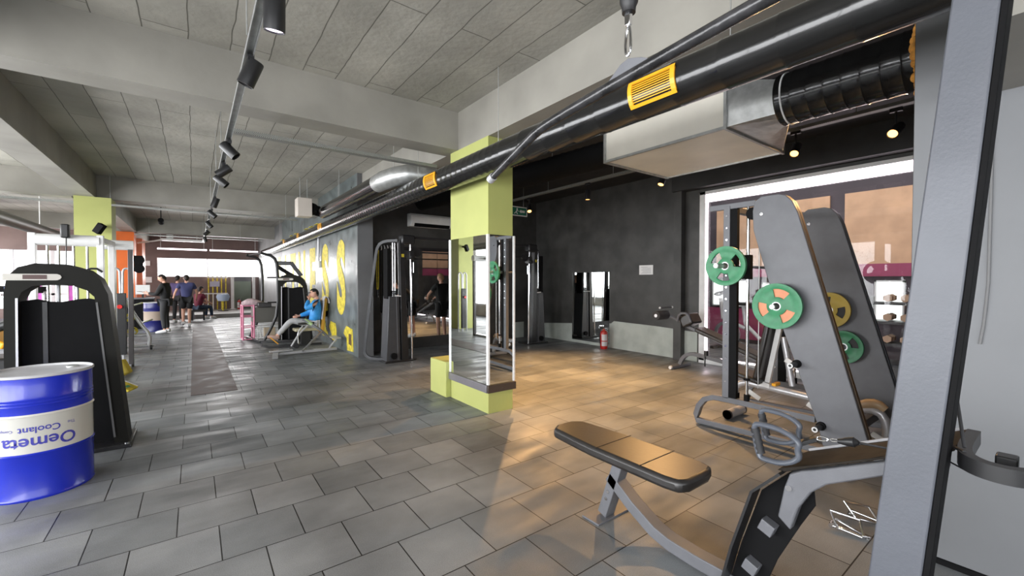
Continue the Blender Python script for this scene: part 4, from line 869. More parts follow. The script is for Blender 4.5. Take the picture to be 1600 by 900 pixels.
# ================================================================== PEOPLE
def skin_mesh(chains, sub=1):
    """chains: lists of (key, (x,y,z), rx, ry) nodes; same key = same vertex; grown into one surface"""
    verts, idx, edges, rad = [], {}, [], []
    for ch in chains:
        prev = None
        for key, p, rx, ry in ch:
            if key not in idx: idx[key] = len(verts); verts.append(p); rad.append((rx, ry))
            if prev is not None: edges.append((prev, idx[key]))
            prev = idx[key]
    me = bpy.data.meshes.new('skeleton'); me.from_pydata(verts, edges, []); o = bpy.data.objects.new('skeleton', me); C.objects.link(o)
    md = o.modifiers.new('Skin', 'SKIN'); md.use_smooth_shade = True
    if not me.skin_vertices:
        pass
    for i, r in enumerate(rad):
        sv = me.skin_vertices[0].data[i]; sv.radius = r; sv.use_root = (i == 0)
    if sub: s = o.modifiers.new('Sub', 'SUBSURF'); s.levels = sub; s.render_levels = sub
    bpy.context.view_layer.update()
    out = bpy.data.meshes.new_from_object(o.evaluated_get(bpy.context.evaluated_depsgraph_get()))
    bpy.data.objects.remove(o); return out
def lerp(a, b, t): return tuple(a[i] + (b[i] - a[i]) * t for i in range(3))
STAND = dict(pelvis=(0, 0, .95), waist=(0, 0, 1.08), chest=(0, .0, 1.30), neck=(0, 0, 1.47), head=(0, .03, 1.62),
             shL=(-.18, 0, 1.41), shR=(.18, 0, 1.41), elL=(-.25, -.03, 1.13), elR=(.25, -.03, 1.13), wrL=(-.27, .06, .88), wrR=(.27, .06, .88),
             hipL=(-.09, 0, .92), hipR=(.09, 0, .92), knL=(-.10, .02, .50), knR=(.10, .02, .50), anL=(-.11, -.02, .09), anR=(.11, -.02, .09), toeL=(-.12, .15, .03), toeR=(.12, .15, .03),
             look=(0, 1, 0))
def person(name, label, loc, rz, pose, top, bottom, shoe, hair, short_sleeve=False, shorts=False, cap=None, skin=M_skin, badge=None, bulk=1.0):
    J = dict(STAND); J.update(pose)
    t = thing(name, label, 'person', loc, local=True)
    def arm(s):
        return [('chest', J['chest'], .10, .075), ('sh' + s, J['sh' + s], .040, .040), ('el' + s, J['el' + s], .038, .038), ('wr' + s, J['wr' + s], .026, .022),
                ('pm' + s, tuple(Vector(J['wr' + s]) + (Vector(J['wr' + s]) - Vector(J['el' + s])).normalized() * .07), .034, .016)]
    def leg(s):
        return [('pelvis', J['pelvis'], .10, .075), ('hip' + s, J['hip' + s], .07, .07), ('th' + s, lerp(J['hip' + s], J['kn' + s], .5), .072, .072), ('kn' + s, J['kn' + s], .052, .054), ('cf' + s, lerp(J['kn' + s], J['an' + s], .35), .053, .055), ('an' + s, J['an' + s], .034, .036), ('toe' + s, J['toe' + s], .04, .026)]
    body = skin_mesh([[('pelvis', J['pelvis'], .10, .075), ('waist', J['waist'], .10, .07), ('chest', J['chest'], .10, .075), ('neck', J['neck'], .052, .052), ('hd', lerp(J['neck'], J['head'], .55), .055, .06)], arm('L'), arm('R'), leg('L'), leg('R')])
    bm = bmesh.new(); bm.from_mesh(body)
    H = Vector(J['head']); look = Vector(J['look']).normalized(); q = look.to_track_quat('Y', 'Z').to_matrix()
    hb = MB(); hb.bm.free(); hb.bm = bm
    n0 = len(bm.verts)
    hb.ball((0, 0, 0), .1, (.78, .95, 1.15), 18); bm.verts.ensure_lookup_table()
    hv = bm.verts[n0:]
    for v in hv:
        if v.co.z < -.02: k = (-v.co.z - .02) / .1; v.co.x *= 1 - .35 * k; v.co.y = v.co.y * (1 - .25 * k) + .018 * k
    n1 = len(bm.verts)
    hb.prism([(.088, .012), (.118, -.018), (.09, -.024)], -.011, .011)           # nose
    for s in (-1, 1): hb.ball((s * .078, -.005, -.005), .02, (.4, .8, 1.3), 8); hb.ball((s * .03, .086, .014), .009, (1.2, .5, .7), 6)
    hb.bar((-.022, .087, -.045), (.022, .087, -.045), .006, .008)                # mouth
    bm.verts.ensure_lookup_table()
    for v in bm.verts[n0:]: v.co = H + q @ v.co
    for s in 'LR':                                                               # hands: palm is the chain end; five fingers
        wv = Vector(J['wr' + s]); d = (wv - Vector(J['el' + s])).normalized()
        side = d.cross(Vector((0, 1, 0)) if abs(d.y) < .8 else Vector((0, 0, 1))).normalized(); nrm = side.cross(d).normalized()
        pm = wv + d * .065; across = nrm
        for k, L in enumerate((.068, .078, .072, .056)):
            b0 = pm + across * (.024 - .016 * k); curl = side * (.5 if s == 'R' else -.5)
            hb.tube([b0 - d * .02, b0 + d * L * .45, b0 + d * L * .75 + curl * L * .35, b0 + d * L * .85 + curl * L * .8], [.0095, .0085, .008, .0065], 8)
        b0 = wv + d * .03 + across * .028
        hb.tube([b0 - across * .012, b0 + across * .018 + d * .02, b0 + across * .026 + d * .05], [.011, .0095, .0075], 8)
    o = hb.build('body', skin, t)
    def cloth(nm, chains, m):
        me = skin_mesh(chains); o = bpy.data.objects.new(nm, me); me.materials.append(m); C.objects.link(o); o.parent = t
        for p in me.polygons: p.use_smooth = True
        return o
    sl = .5 if short_sleeve else .97
    def sleeve_(s):
        c = [('chest', J['chest'], .165 * bulk, .13 * bulk), ('sh' + s, J['sh' + s], .078 * bulk, .075 * bulk)]
        if short_sleeve: c.append(('sl' + s, lerp(J['sh' + s], J['el' + s], .62), .066, .066))
        else: c += [('el' + s, J['el' + s], .062 * bulk, .062 * bulk), ('sl' + s, lerp(J['el' + s], J['wr' + s], .93), .043, .043)]
        return c
    pw = lerp(J['pelvis'], J['waist'], -.35)
    cloth('top', [[('hem', pw, .165 * bulk, .125 * bulk), ('waist', J['waist'], .155 * bulk, .12 * bulk), ('chest', J['chest'], .165 * bulk, .13 * bulk), ('nk', lerp(J['chest'], J['neck'], .75), .075, .07)], sleeve_('L'), sleeve_('R')], top)
    def tr(s):
        c = [('pelvis', J['pelvis'], .145, .115), ('hip' + s, J['hip' + s], .10, .10)]
        if shorts: c += [('th' + s, lerp(J['hip' + s], J['kn' + s], .5), .098, .098), ('te' + s, lerp(J['hip' + s], J['kn' + s], .85), .092, .095)]
        else: c += [('th' + s, lerp(J['hip' + s], J['kn' + s], .5), .09, .09), ('kn' + s, J['kn' + s], .072, .074), ('te' + s, lerp(J['kn' + s], J['an' + s], .92), .055, .058)]
        return c
    cloth('trousers' if not shorts else 'shorts', [tr('L'), tr('R')], bottom)
    for s in 'LR':
        a = Vector(J['an' + s]); to = Vector(J['toe' + s]); d = (to - a); d.z = d.z * .6; d.normalize(); low = min(to.z, a.z)
        b = MB(); b.tube([a - d * .05 + Vector((0, 0, -.02)), a + d * .02 + Vector((0, 0, -.02)), to - d * .03 + Vector((0, 0, .012)), to + d * .04 + Vector((0, 0, .008))], [.045, .052, .044, .03], 12, 1); b.build('shoe', shoe, t)
    def hairf(b):
        b.ball((0, 0, 0), .108, (.80, .98, 1.1), 16)
        bmesh.ops.delete(b.bm, geom=[v for v in b.bm.verts if v.co.z < .012 + (.35 * v.co.y if v.co.y > 0 else 2.2 * v.co.y)], context='VERTS')
        for v in b.bm.verts: v.co = H + q @ v.co
    if not cap: part('hair', hair, t, hairf)
    else:
        part('cap', cap, t, lambda b: (hairf(b), b.tube([H + q @ Vector((0, .08, .045)), H + q @ Vector((0, .17, .03))], [.07, .055], 14, sx=1.0) if False else b._q([H + q @ Vector(p) for p in ((-.07, .07, .045), (.07, .07, .045), (.055, .17, .028), (-.055, .17, .028), (-.07, .07, .035), (.07, .07, .035), (.055, .17, .02), (-.055, .17, .02))], [(0, 1, 2, 3), (7, 6, 5, 4), (0, 4, 5, 1), (1, 5, 6, 2), (2, 6, 7, 3), (3, 7, 4, 0)])))
    if badge: badge(t)
    t.rotation_euler = (0, 0, rz); return t
M_hairb = mat('dark_hair', (.02, .013, .01), .6)
M_navy = mat('navy_cotton', (.045, .05, .14), .8); M_blk = mat('black_cotton', (.012, .012, .013), .85); M_charc = mat('charcoal_cotton', (.035, .035, .037), .85)
M_maroon = mat('maroon_cotton', (.16, .015, .04), .8); M_denim = mat('dark_denim', (.03, .05, .09), .85); M_bluej = mat('bright_blue_nylon', (.03, .26, .62), .5, nscale=9, namt=.2)
M_lgrey = mat('light_grey_sweat', (.42, .42, .43), .85, nscale=8, namt=.08); M_wsho = mat('white_shoe', (.65, .65, .65), .5)
person('person', 'person in navy t-shirt and black shorts walking away down the corridor', (-.2, 17.9, 0), .05,
       dict(elL=(-.30, -.10, 1.16), wrL=(-.36, .02, .92), elR=(.28, .06, 1.14), wrR=(.27, .2, .95), knL=(-.09, .16, .53), anL=(-.10, .02, .14), toeL=(-.11, .18, .06), knR=(.07, -.02, .50), anR=(.06, -.16, .10), toeR=(.06, .0, .03)),
       M_navy, M_blk, M_wsho, M_hairb, True, True)
person('person', 'person all in black with white trainers standing side-on holding a pale sheet', (-.68, 16.0, 0), 1.25,
       dict(elL=(-.22, .12, 1.14), wrL=(-.12, .36, 1.18), elR=(.22, .10, 1.12), wrR=(.12, .36, 1.14), head=(0, .07, 1.61), look=(0, 1, -.35)), M_blk, M_charc, M_wsho, M_hairb)
t = thing('paper_sheet', 'pale sheet held out by the person in black', 'paper', (-1.1, 16.1, 1.2)); part('sheet', M_white, t, lambda b: b.bar((-1.0, 16.05, 1.17), (-1.28, 16.2, 1.23), .22, .006))
person('person', 'person in a purple shirt mostly hidden between the two standing men', (-.48, 19.6, 0), -.4, {}, mat('purple_cotton', (.11, .08, .2), .8), M_charc, M_wsho, M_hairb, True)
SIT = dict(pelvis=(0, 0, .52), waist=(0, .02, .64), chest=(0, .06, .88), neck=(0, .09, 1.05), head=(0, .13, 1.20), shL=(-.18, .06, .98), shR=(.18, .06, .98), elL=(-.24, .16, .74), elR=(.24, .16, .74), wrL=(-.14, .38, .66), wrR=(.14, .38, .66),
           hipL=(-.09, .02, .49), hipR=(.09, .02, .49), knL=(-.12, .44, .50), knR=(.12, .44, .50), anL=(-.12, .46, .09), anR=(.12, .46, .09), toeL=(-.13, .62, .03), toeR=(.13, .62, .03))
p4 = dict(SIT); p4.update(anL=(-.12, .40, .09), toeL=(-.14, .55, .03))
person('person', 'person in a maroon top and jeans sitting low on a bench beyond the walking man', (.12, 20.5, 0), -.9, p4, M_maroon, M_denim, M_wsho, M_hairb, True)
t = thing('low_bench', 'low dark bench under the person in maroon', 'bench', (.12, 20.5, 0))
part('pad', M_vinyl, t, lambda b: b.box(-.15, .38, 20.2, 20.75, .34, .42), .02); part('leg', M_black, t, lambda b: b.box(-.1, -.04, 20.4, 20.5, 0, .34)); part('leg', M_black, t, lambda b: b.box(.27, .33, 20.4, 20.5, 0, .34))
p5 = dict(SIT); p5.update(waist=(0, -.03, .66), chest=(0, -.06, .90), neck=(0, -.06, 1.08), head=(0, .0, 1.22), shL=(-.18, -.05, 1.0), shR=(.18, -.05, 1.0), elL=(-.22, .2, .86), wrL=(-.08, .12, 1.08), elR=(.23, .08, .74), wrR=(.16, .32, .68),
                          knL=(-.13, .50, .60), knR=(.13, .50, .58), anL=(-.13, .80, .25), anR=(.13, .78, .22), toeL=(-.14, .94, .24), toeR=(.14, .92, .2), look=(0, 1, -.15))
def badge5(t): part('chest_patch', mat('cream_patch', (.6, .58, .4), .6), t, lambda b: b.box(-.06, .06, .075, .085, .86, .98))
person('person', 'person in bright blue jacket, dark cap and grey trousers seated with hand on chin', (2.30, 10.95, .02), 1.45, p5, M_bluej, M_lgrey, mat('tan_shoe', (.45, .3, .25), .6), M_hairb, cap=M_blk, bulk=1.2)
person('person', 'person in black vest with hair tied, seen only in the back wall mirror', (5.15, 8.15, 0), 2.9,
       dict(elL=(-.3, .16, 1.18), wrL=(-.16, .36, 1.1), elR=(.3, .16, 1.18), wrR=(.16, .36, 1.1), look=(0, 1, -.2)), M_blk, M_blk, M_wsho, mat('fair_hair', (.35, .2, .1), .6), True, True, skin=M_skin)
person('person', 'person in black bending beside the cable tower, seen only in the back mirror', (4.72, 7.3, 0), 2.2,
       dict(waist=(0, .06, 1.05), chest=(0, .2, 1.22), neck=(0, .33, 1.34), head=(0, .43, 1.44), shL=(-.18, .26, 1.3), shR=(.18, .26, 1.3), elL=(-.22, .36, 1.05), elR=(.22, .36, 1.05), wrL=(-.16, .5, .86), wrR=(.16, .5, .86), look=(0, 1, -.5)), M_blk, M_blk, M_wsho, M_hairb, True, True)

# ---------------- seat of the seated person, with tan backrest and towel
t = thing('press_seat', 'machine seat with tan backrest under the person in blue', 'exercise seat', (2.25, 10.95, 0))
part('seat_pad', mat('cream_vinyl', (.5, .45, .3), .5), t, lambda b: b.box(1.85, 2.36, 10.78, 11.12, .36, .425), .02)
part('backrest', mat('mustard_vinyl', (.55, .30, .03), .45), t, lambda b: b.bar((2.44, 10.95, .30), (2.52, 10.95, 1.12), .34, .08, (1, 0, 0)), .02)
part('seat_post', M_black, t, lambda b: b.box(2.0, 2.2, 10.9, 11.0, 0.05, .36))
part('base_frame', M_black, t, lambda b: (b.rtube([(1.2, 11.05, .08), (1.35, 11.0, .03), (2.45, 10.95, .03)], .08, .05, (0, 1, 0))))
part('armrest', M_vinyl, t, lambda b: b.bar((1.9, 10.72, .55), (2.25, 10.72, .55), .06, .05), .01)
part('side_bar', M_silver, t, lambda b: b.tube([(2.1, 10.7, .5), (1.9, 10.68, .3), (1.75, 10.66, .05)], .022, 8, 1))
part('side_bar', M_silver, t, lambda b: b.tube([(2.0, 10.7, .5), (1.88, 10.68, .35), (1.9, 10.66, .05)], .016, 8, 1))
part('foot_plate', M_amber, t, lambda b: b.bar((1.52, 11.05, .10), (1.36, 11.05, .26), .34, .02))
part('transport_wheel', M_rubber, t, lambda b: b.cyl((1.85, 10.62, .06), (1.85, 10.68, .06), .06, seg=16))
t = thing('towel', 'white towel hung over the tan backrest behind the person in blue', 'towel', (2.5, 10.9, 1.1))
part('cloth', mat('white_towel', (.6, .58, .58), .9, nscale=30, namt=.1, bump=.3), t, lambda b: b.rtube([(2.43, 10.86, .62), (2.47, 10.86, .95), (2.485, 10.86, 1.13), (2.53, 10.86, 1.165), (2.58, 10.86, 1.12), (2.60, 10.86, 1.0)], .22, .015, (0, 1, 0), smooth=1))

# ---------------- T-bar row machine on the floor by the painted letters
t = thing('t_bar_row', 'silver plate-loaded row frame lying low beside the painted letters', 'row frame', (2.0, 9.6, 0))
part('base_rail', M_silver, t, lambda b: b.bar((1.3, 9.75, .05), (2.5, 9.75, .05), .06, .05), .005)
part('front_foot', M_silver, t, lambda b: b.rtube([(1.25, 9.35, .03), (1.27, 9.5, .06), (1.35, 9.9, .1), (1.55, 9.95, .1)], .1, .03, (1, 0, 0)))
part('foot_bar', M_silver, t, lambda b: b.bar((1.2, 9.72, .11), (1.62, 9.72, .11), .10, .02), .004)
part('lever', M_chrome, t, lambda b: b.bar((1.80, 9.7, .06), (2.18, 9.7, .46), .035, .035))
part('lever_arm', M_grey, t, lambda b: b.tube([(1.85, 9.9, .72), (2.05, 9.8, .58), (2.2, 9.72, .45), (2.42, 9.7, .2)], .028, 10, 1))
part('green_grip', mat('pale_green_grip', (.35, .5, .25), .5), t, lambda b: b.tube([(1.88, 9.9, .71), (2.02, 9.82, .6)], .036, 10))
part('foot_rest', M_silver, t, lambda b: [b.bar((2.26 + .03 * k, 9.45 + .1 * k, .10), (2.42 + .03 * k, 9.45 + .1 * k, .30), .02, .02) for k in range(4)] and b.bar((2.42, 9.4, .32), (2.42, 9.85, .32), .16, .02))
t = thing('hanging_bag', 'small yellow and black bag hooked below the painted letter behind the towel', 'bag', (2.5, 11.2, .7))
part('body', M_yellow, t, lambda b: b.box(2.52, 2.61, 10.95, 11.4, .8, 1.02), .02); part('pouch', M_blackm, t, lambda b: b.box(2.54, 2.61, 11.0, 11.35, .66, .8), .02); part('strap', M_white, t, lambda b: b.tube([(2.57, 10.98, 1.0), (2.6, 11.15, 1.2), (2.57, 11.38, 1.0)], .012, 6, 1))

# ---------------- tall curved black frame (assisted dip tower) behind the seated person
t = thing('dip_tower', 'tall black curved-tube tower with step plates beside the seated person', 'dip station', (1.5, 12.6, 0))
for x, y in ((1.42, 13.2), (1.62, 12.0)):
    part('curved_upright', M_black, t, lambda b: b.tube([(x - .25, y, .06), (x - .1, y, .35), (x + .06, y, .75), (x + .06, y, 1.9), (x - .02, y, 2.15), (x - .3, y, 2.22)], .035, 12, 1))
part('top_bar', M_black, t, lambda b: b.tube([(1.18, 13.2, 2.22), (1.34, 12.0, 2.22)], .025, 10))
part('upper_boom', M_black, t, lambda b: (b.bar((1.66, 12.05, 1.98), (1.98, 11.95, 1.98), .06, .1), b.bar((1.97, 11.95, 2.0), (2.2, 11.9, 1.66), .06, .1)), .008)
part('upper_boom', M_blackm, t, lambda b: b.bar((1.7, 12.2, 1.9), (2.05, 12.0, 1.64), .05, .09), .008)
for z in (1.0, 1.62): part('cross_pin', M_black, t, lambda b: b.cyl((1.45, 12.02, z), (1.82, 12.0, z), .018, seg=8))
part('base', M_black, t, lambda b: (b.bar((1.1, 13.2, .04), (1.3, 12.0, .04), .06, .06), b.bar((1.3, 12.0, .04), (2.1, 11.7, .04), .06, .06)), .006)
part('knee_pad', M_vinyl, t, lambda b: b.box(1.3, 1.6, 12.5, 12.8, .85, .98), .02)
t = thing('trolley', 'pink and white wire trolley carrying a grey box in front of the dip tower', 'trolley', (1.4, 13.2, 0))
def cage(b):
    X0, X1, Y0, Y1 = .98, 1.22, 12.6, 13.1
    for x in (X0, X1):
        for y in (Y0, Y1): b.cyl((x, y, .03), (x, y, .92), .02, seg=8)
    for z in (.05, .35, .62, .9):
        for a, c in (((X0, Y0), (X1, Y0)), ((X1, Y0), (X1, Y1)), ((X0, Y0), (X0, Y1)), ((X0, Y1), (X1, Y1))): b.cyl((*a, z), (*c, z), .013, seg=6)
part('wire_end', M_pink, t, cage)
part('wire_base', M_white, t, lambda b: [b.cyl((1.22, y, z), (1.9, y, z), .012, seg=6) for y in (12.6, 13.1) for z in (.06, .34)] and [b.cyl((x, 12.6, .06), (x, 12.6, .34), .008, seg=6) for x in (1.3, 1.36, 1.42)])
part('box', mat('warm_grey_box', (.12, .115, .10), .5), t, lambda b: b.box(1.2, 1.92, 12.6, 13.1, .46, .86), .015)
part('lid_towel', mat('pinkish_towel', (.5, .38, .4), .9, nscale=12, namt=.2), t, lambda b: b.tube([(1.0, 12.9, .94), (1.15, 12.8, 1.0), (1.35, 12.8, .95), (1.5, 12.8, .91)], [.06, .1, .08, .03], 10, 1))
part('crate', mat('tan_crate', (.45, .36, .25), .7), t, lambda b: b.box(1.45, 1.7, 12.62, 12.9, .08, .32), .008)

# ---------------- left side machines in front of the bright windows
t = thing('multi_gym', 'white framed multi gym with pulleys beside the left lime column', 'multi gym', (-1.3, 8.6, 0))
for x in (-1.68, -1.05): part('upright', M_white, t, lambda b: b.box(x, x + .07, 7.97, 8.05, 0, 2.16), .006)
part('upright', M_white, t, lambda b: b.box(-1.0, -.93, 8.5, 8.58, 0, 2.12), .006)
part('top_tube', M_white, t, lambda b: b.cyl((-1.62, 8.02, 2.08), (-1.02, 8.02, 2.08), .075, seg=18))
part('top_tube', M_silver, t, lambda b: b.bar((-1.02, 8.0, 2.1), (-.96, 8.55, 2.08), .07, .07), .006)
for x in (-1.52, -1.42, -1.28, -1.15): part('guide_rod', M_chrome, t, lambda b: b.cyl((x, 8.05, .1), (x, 8.05, 2.05), .014, seg=8))
part('long_arm', M_white, t, lambda b: b.tube([(-1.25, 10.1, 2.17), (-.92, 10.15, 2.17), (-.86, 10.15, 2.17)], .085, 16))
part('arm_joiner', M_silver, t, lambda b: b.bar((-.98, 8.5, 2.08), (-1.2, 10.1, 2.17), .06, .06))
part('rear_post', mat('dark_post', (.06, .055, .055), .35, .3), t, lambda b: b.bar((-.91, 10.15, 0), (-.90, 10.15, 2.12), .07, .08, (0, 1, 0)), .006)
part('weight_stack', M_blackm, t, lambda b: b.box(-1.55, -1.12, 8.0, 8.15, .1, 1.2), .005)
part('pull_bar', M_black, t, lambda b: b.tube([(-1.62, 7.85, 1.62), (-1.5, 7.85, 1.68), (-1.35, 7.85, 1.66), (-1.2, 7.85, 1.66), (-1.05, 7.85, 1.72), (-.98, 7.85, 1.66)], .014, 8, 1))
part('pull_cable', M_black, t, lambda b: b.cyl((-1.32, 7.85, 1.66), (-1.32, 7.9, 2.25), .006, seg=6))
part('top_pulley', M_black, t, lambda b: b.box(-1.37, -1.29, 7.85, 7.95, 2.1, 2.28), .015)
part('base', M_silver, t, lambda b: (b.box(-1.7, -.9, 7.95, 8.07, 0, .05), b.box(-1.0, -.9, 8.0, 10.2, 0, .05)), .005)
part('yellow_pad', mat('dull_gold_vinyl', (.5, .38, .04), .5), t, lambda b: b.bar((-.95, 8.3, .22), (-.78, 8.2, .32), .10, .22), .02)
part('yellow_footplate', M_yellow, t, lambda b: b.bar((-.93, 7.6, .26), (-.66, 7.5, .10), .22, .03), .006)
part('footplate_sticker', mat('green_sticker', (.03, .25, .12), .5), t, lambda b: b.bar((-.73, 7.5, .16), (-.70, 7.49, .143), .08, .004))
part('footplate_rail', M_silver, t, lambda b: b.bar((-1.0, 7.72, .33), (-.62, 7.62, .11), .03, .03))
t = thing('ceiling_camera', 'dark pivoting camera on the face of the left lime column', 'camera', (-1.5, 11.5, 2.6))
part('head', M_blackm, t, lambda b: b.bar((-1.52, 11.55, 2.48), (-1.42, 11.5, 2.65), .1, .12), .01); part('mount', M_blackm, t, lambda b: b.cyl((-1.47, 11.75, 2.62), (-1.46, 11.5, 2.6), .03, seg=10))
t = thing('upright_mirror_rack', 'pale framed narrow machine standing in front of the orange column', 'machine', (-1.1, 11.0, 0))
for x in (-1.28, -1.12): part('frame_loop', M_silver, t, lambda b: b.tube([(x, 11.2, .0), (x, 11.2, 1.7), (x + .03, 11.2, 1.78), (x + .1, 11.2, 1.78), (x + .13, 11.2, 1.7), (x + .13, 11.2, .0)], .02, 8, 1))
part('red_reflector', M_red, t, lambda b: b.cyl((-1.15, 11.05, 1.04), (-1.15, 11.08, 1.04), .04, seg=12)); part('shroud', M_black, t, lambda b: b.box(-1.2, -1.06, 11.1, 11.18, .1, 1.3), .01)
t = thing('plate_tree', 'silver angled weight rack with empty pegs in front of the navy drum', 'weight rack', (-.9, 12.5, 0))
part('slanted_leg', M_silver, t, lambda b: b.tube([(-1.22, 12.6, 1.12), (-.98, 12.55, .60), (-.80, 12.5, .32), (-.82, 12.5, .06)], .035, 12, 1))
part('base_leg', M_silver, t, lambda b: (b.cyl((-1.5, 12.5, .08), (-.74, 12.5, .08), .03, seg=10)))
part('shelf_bar', M_silver, t, lambda b: b.cyl((-1.5, 12.6, .32), (-.84, 12.55, .32), .035, seg=10))
for z, x in ((.98, -1.12), (.60, -.95)): part('peg', M_chrome, t, lambda b: b.cyl((x, 12.55, z), (x + .2, 12.45, z + .07), .018, seg=8))
part('backplate', M_grey, t, lambda b: b.bar((-1.5, 12.7, .35), (-1.3, 12.75, 1.05), .5, .03, (1, 0, 0)))
part('caster', M_rubber, t, lambda b: b.cyl((-.80, 12.42, .05), (-.76, 12.42, .05), .05, seg=14))
for k, (z, x) in enumerate(((.72, -1.15), (.42, -1.1))): plate_thing('weight_plate', 'olive weight plate on the silver rack, ' + ('upper one' if k == 0 else 'lower one'), (x, 12.6, z), (0, -1, .2), .09, M_yellow, 'plates on the silver rack', None)
# leg machine at the left edge with amber pad
t = thing('leg_machine', 'black leg machine with amber pads at the left edge behind the weight tower', 'leg machine', (-1.75, 7.2, 0))
part('seat_pad', M_amber, t, lambda b: b.bar((-1.85, 7.3, .95), (-1.62, 7.2, .82), .3, .08), .02)
part('back_pad', M_amber, t, lambda b: b.bar((-2.0, 7.3, .98), (-1.98, 7.3, 1.2), .3, .08), .02)
part('lever', M_black, t, lambda b: b.tube([(-2.1, 7.1, .8), (-1.8, 7.05, 1.0), (-1.5, 7.0, 1.12)], .05, 10, 1))
part('base', M_black, t, lambda b: b.box(-2.1, -1.5, 7.0, 7.5, 0, .7), .03)
part('side_rail', M_silver, t, lambda b: b.bar((-2.0, 6.9, .35), (-1.5, 6.9, .6), .04, .04))
# treadmills silhouettes against the left windows
def treadmill(label, x, y, rz):
    t = thing('treadmill', label, 'treadmill', (x, y, 0), 'treadmills by the left windows', local=True)
    part('deck', M_black, t, lambda b: b.box(-.4, .4, -.9, .9, .05, .2), .02); part('belt', M_rubber, t, lambda b: b.box(-.27, .27, -.88, .7, .2, .206))
    for s in (-1, 1): part('upright', M_silver, t, lambda b: b.bar((s * .38, .75, .15), (s * .34, .55, 1.2), .06, .09, (0, 1, 0)), .01); part('handrail', M_black, t, lambda b: b.tube([(s * .36, .55, 1.1), (s * .36, .2, 1.02), (s * .36, .0, 1.0)], .025, 8, 1))
    part('console', M_black, t, lambda b: b.bar((-.4, .58, 1.25), (.4, .58, 1.25), .06, .22, (0, -.4, 1)), .02); part('screen', mat('console_screen', (.1, .12, .2), .2, emis=(.3, .45, .9), estr=.6), t, lambda b: b.bar((-.16, .535, 1.25), (.16, .535, 1.25), .01, .14, (0, -.4, 1)))
    t.rotation_euler = (0, 0, rz); return t
t0 = treadmill('treadmill facing the left windows, the closer of the two', -4.0, 19.0, .2)
dup(t0, (-5.0, 21.8, 0), .2, 'treadmill facing the left windows, the farther of the two')
for k, (x, z, m_) in enumerate(((-6.3, 1.35, M_magenta), (-5.2, 1.2, M_magenta), (-3.7, 1.3, M_magenta))):
    t = thing('window_poster', 'translucent magenta poster on the far left windows, ' + ['one by the corner', 'middle one', 'one by the lime column'][k], 'poster', (x, 24.7, z), 'magenta window posters')
    part('panel', m_, t, lambda b: b.box(x - .4, x + .35, 24.74, 24.76, .6, 1.6 + .3 * (k == 2)))
    part('frame', M_white, t, lambda b: (b.box(x - .43, x - .4, 24.73, 24.77, .5, 2.0), b.box(x + .35, x + .38, 24.73, 24.77, .5, 2.0)))

# ---------------- far end: bars, rack, balls, posts
t = thing('stall_bars', 'yellow upright stretching bars against the far wall', 'stall bars', (1.0, 24.5, .16))
for x in (.55, .72, .89, 1.06, 1.23): part('bar', M_yellow, t, lambda b: b.cyl((x, 24.6, .16), (x, 24.6, 1.75), .025, seg=8))
part('top_rail', M_white, t, lambda b: b.box(.5, 1.3, 24.57, 24.63, 1.66, 1.72)); part('white_rail', M_white, t, lambda b: b.box(.1, 1.3, 24.4, 24.45, .9, .95))
for x in (.1, .3, .5, .7): part('rail_post', M_white, t, lambda b: b.box(x, x + .04, 24.4, 24.45, .16, .9))
for x, nm in ((1.42, 'left one'), (2.3, 'right one')):
    t = thing('white_post', 'white upright post in front of the far sage board, ' + nm, 'post', (x, 24.3, .16), 'white posts at the far wall'); part('shaft', M_white, t, lambda b: b.box(x, x + .12, 24.3, 24.4, .16, 1.72)); part('base', M_white, t, lambda b: b.box(x - .05, x + .17, 24.25, 24.45, .16, .19))
t = thing('sage_board', 'large pale sage board standing against the far wall', 'board', (1.9, 24.7, .16)); part('panel', mat('sage_board', (.22, .27, .22), .6), t, lambda b: b.box(1.56, 2.28, 24.72, 24.78, .16, 1.5)); part('cap', M_grey, t, lambda b: b.box(1.56, 2.28, 24.71, 24.79, 1.5, 1.7))
t = thing('exercise_ball_chair', 'pale blue disc seat on a yellow stem near the far wall', 'stool', (1.05, 23.2, .16)); part('seat', mat('pale_blue', (.4, .5, .65), .5), t, lambda b: b.lathe([(0, .6), (.2, .62), (.26, .8), (.22, .92), (0, .9)], (1.05, 23.2, 0), seg=20)); part('stem', M_yellow, t, lambda b: b.cyl((1.05, 23.2, .18), (1.05, 23.2, .62), .04, seg=10)); part('foot', M_black, t, lambda b: b.cyl((1.05, 23.2, .16), (1.05, 23.2, .19), .2, seg=16))
t = thing('framed_screen', 'small bluish sign on the yellow bars at the far wall', 'sign', (.75, 24.5, 1.2)); part('panel', mat('pale_lilac', (.5, .5, .62), .5), t, lambda b: b.box(.6, .98, 24.5, 24.53, 1.25, 1.5)); part('clip', M_steel, t, lambda b: b.box(.77, .81, 24.5, 24.6, 1.5, 1.54))
t = thing('black_cabinet', 'low dark cabinet beside the standing person in black', 'cabinet', (-1.35, 18, 0)); part('body', M_blackm, t, lambda b: b.box(-1.7, -1.05, 17.9, 18.4, 0, .95), .01); part('top', M_grey, t, lambda b: b.box(-1.72, -1.03, 17.88, 18.42, .95, .99)); part('monitor', M_white, t, lambda b: b.box(-1.5, -1.15, 18.1, 18.14, 1.1, 1.4)); part('stand', M_black, t, lambda b: b.box(-1.35, -1.3, 18.1, 18.14, .99, 1.1))
